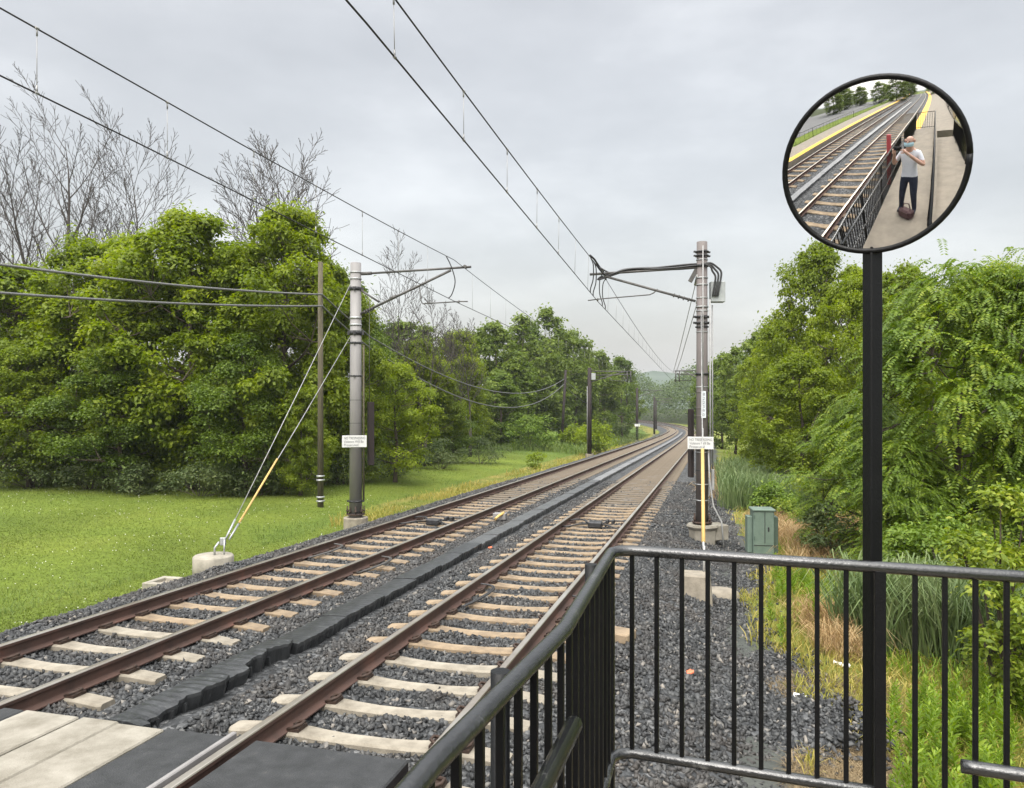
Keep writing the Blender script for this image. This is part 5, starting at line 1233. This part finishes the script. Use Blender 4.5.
X, Y = [np.concatenate(q) for q in zip(patch(1300,6.1,10.6,1.05,.7,.1), patch(700,7.3,10.2,1.0,.8), patch(350,5.0,10.7,.35,.5))]
blades(X, Y, .75+.75*rng.uniform(size=len(X)), .016+.014*rng.uniform(size=len(X)), np.full(len(X),.55), 'reed', 'near_reeds', 'long bladed reeds behind the railing right of the mirror post', .9)
# single leafy weeds just behind the railing
def weed_proto(seed, h):
    r = np.random.default_rng(seed); n = 44; t = np.linspace(.08,1,n); a = np.arange(n)*2.4+r.uniform(-.3,.3,n)
    d = np.stack([np.cos(a),np.sin(a),np.full(n,.55)+.6*t],1); d = norm(d); sz = (.13*(1-.62*t)+.02)*(h/.5)**.5
    c = np.stack([.0*t,.0*t,h*t],1)+d*(sz*.5)[:,None]; up = norm(np.cross(np.cross(d,np.array([0,0,1.])),d))
    V = leaf_quads(c, up+r.normal(size=c.shape)*.2, sz, .30, d, .08); leaves = np_mesh('leaves', V, quads(n), M['weed'], link=False)
    b = MB(); b.tube([(0,0,-.03),(.01,0,h*.5),(0,0,h)], [.007,.006,.003], 5); o = b.build('stem', M['weed']); st = o.data; bpy.data.objects.remove(o); return st, leaves
wp = [weed_proto(k, hh) for k, hh in ((1,.55),(2,.45),(3,.65),(4,.35))]
for i in range(150):
    x = random.uniform(885,1040) if i < 110 else random.uniform(770,870); Yv = random.uniform(5.6,8.6) if i < 110 else random.uniform(10,15)
    if i < 14: x, Yv = 890+i*10, 7.4+.35*math.sin(i*2.1)
    p = at(x,600,Yv); p.z = gz(p.x,p.y)
    o = thing('weed_plant', p, 'leafy bright green weed among the weeds right of the mirror post' if i < 110 else 'leafy green weed in the dry verge left of the mirror post', 'weed', 'leafy weeds right of the mirror post' if i < 110 else 'leafy weeds left of the mirror post')
    o.rotation_euler = (random.uniform(-.2,.2), random.uniform(-.2,.2), random.uniform(0,6)); k = random.uniform(.6,1.05); o.scale = (k*1.1,k*1.1,k)
    for nm, me in zip(('stem','leaves'), wp[i % 4]):
        c = bpy.data.objects.new(nm, me); COL.objects.link(c); c.parent = o

# ------------------------------------------------------------------ air
m = bpy.data.materials.new('haze_air'); m.use_nodes = True; nt = m.node_tree
for n in list(nt.nodes): nt.nodes.remove(n)
pv = N(nt, 'ShaderNodeVolumePrincipled'); pv.inputs['Color'].default_value = (.86,.91,.97,1); pv.inputs['Density'].default_value = .00022
om = N(nt, 'ShaderNodeOutputMaterial'); nt.links.new(pv.outputs[0], om.inputs['Volume'])
b = MB(); b.box((0,300,13), (3200,2400,50)); tag(b.build('haze', m), 'thin pale haze in the air over the far hills', 'haze', kind='stuff')

# ------------------------------------------------------------------ sky, sun, camera
w = bpy.data.worlds.new('World'); SC.world = w; w.use_nodes = True; nt = w.node_tree; L = nt.links
for n in list(nt.nodes): nt.nodes.remove(n)
SUN_EL, SUN_AZ = R_(44), R_(195)
sky = N(nt, 'ShaderNodeTexSky', sky_type='NISHITA', sun_disc=False, sun_elevation=SUN_EL, sun_rotation=SUN_AZ); sky.air_density = 1.5; sky.dust_density = 4
bg1 = N(nt, 'ShaderNodeBackground', Strength=.035); L.new(sky.outputs[0], bg1.inputs[0])
tc = N(nt, 'ShaderNodeTexCoord'); sx = N(nt, 'ShaderNodeSeparateXYZ'); L.new(tc.outputs['Generated'], sx.inputs[0])
mp_ = N(nt, 'ShaderNodeMapping'); mp_.inputs['Scale'].default_value = (1,1,2.6); L.new(tc.outputs['Generated'], mp_.inputs[0])
nz = N(nt, 'ShaderNodeTexNoise', Scale=2.0, Detail=7.0, Roughness=.55); L.new(mp_.outputs[0], nz.inputs['Vector'])
cr = ramp(nt, [(.30,(.445,.444,.449)),(.48,(.53,.529,.534)),(.66,(.69,.689,.691))]); L.new(nz.outputs[0], cr.inputs[0])
# an overcast sky is brightest overhead
er = ramp(nt, [(0,(.92,.92,.92)),(.30,(1,1,1)),(.52,(1.0,1.0,1.0)),(.80,(3.1,3.1,3.05)),(1,(3.5,3.5,3.45))]); L.new(sx.outputs[2], er.inputs[0])
mx = N(nt, 'ShaderNodeMix', data_type='RGBA', blend_type='MULTIPLY'); mx.inputs[0].default_value = 1; L.new(cr.outputs[0], mx.inputs[6]); L.new(er.outputs[0], mx.inputs[7])
dt = N(nt, 'ShaderNodeVectorMath', operation='DOT_PRODUCT'); dt.inputs[1].default_value = (math.sin(SUN_AZ)*math.cos(SUN_EL), math.cos(SUN_AZ)*math.cos(SUN_EL), math.sin(SUN_EL)); L.new(tc.outputs['Generated'], dt.inputs[0])
gl = ramp(nt, [(.05,(1,1,1)),(.5,(1.6,1.6,1.58)),(.95,(3.2,3.15,3.05))]); L.new(dt.outputs['Value'], gl.inputs[0])
m3 = N(nt, 'ShaderNodeMix', data_type='RGBA', blend_type='MULTIPLY'); m3.inputs[0].default_value = 1; L.new(mx.outputs[2], m3.inputs[6]); L.new(gl.outputs[0], m3.inputs[7]); mx = m3
bg2 = N(nt, 'ShaderNodeBackground', Strength=.9); L.new(mx.outputs[2], bg2.inputs[0])
ad = N(nt, 'ShaderNodeAddShader'); L.new(bg1.outputs[0], ad.inputs[0]); L.new(bg2.outputs[0], ad.inputs[1])
out = N(nt, 'ShaderNodeOutputWorld'); L.new(ad.outputs[0], out.inputs[0])
sl = bpy.data.lights.new('Sun', 'SUN'); sl.energy = 1.5; sl.angle = R_(25); sl.color = (1,.97,.92)
so = bpy.data.objects.new('Sun', sl); COL.objects.link(so)
sd_ = Vector((math.sin(SUN_AZ)*math.cos(SUN_EL), math.cos(SUN_AZ)*math.cos(SUN_EL), math.sin(SUN_EL))); so.rotation_euler = (-sd_).to_track_quat('-Z','Y').to_euler(); so.location = (0,-20,60)

cam = bpy.data.cameras.new('Camera'); co = bpy.data.objects.new('Camera', cam); COL.objects.link(co)
co.location = (0,0,CAMZ); co.rotation_euler = (R_(90),0,0); cam.sensor_width = 36; cam.lens = F/1024*36; cam.shift_y = (HY-394)/1024
cam.clip_start = .05; cam.clip_end = 6000; SC.camera = co
SC.view_settings.view_transform = 'Standard'; SC.view_settings.look = 'None'; SC.view_settings.exposure = .36; SC.view_settings.gamma = 1.0
try: SC.view_settings.use_curve_mapping = False
except Exception: pass
SC.cycles.use_denoising = True
SC.cycles.max_bounces = 8; SC.cycles.transparent_max_bounces = 4; SC.cycles.caustics_reflective = False; SC.cycles.caustics_refractive = False
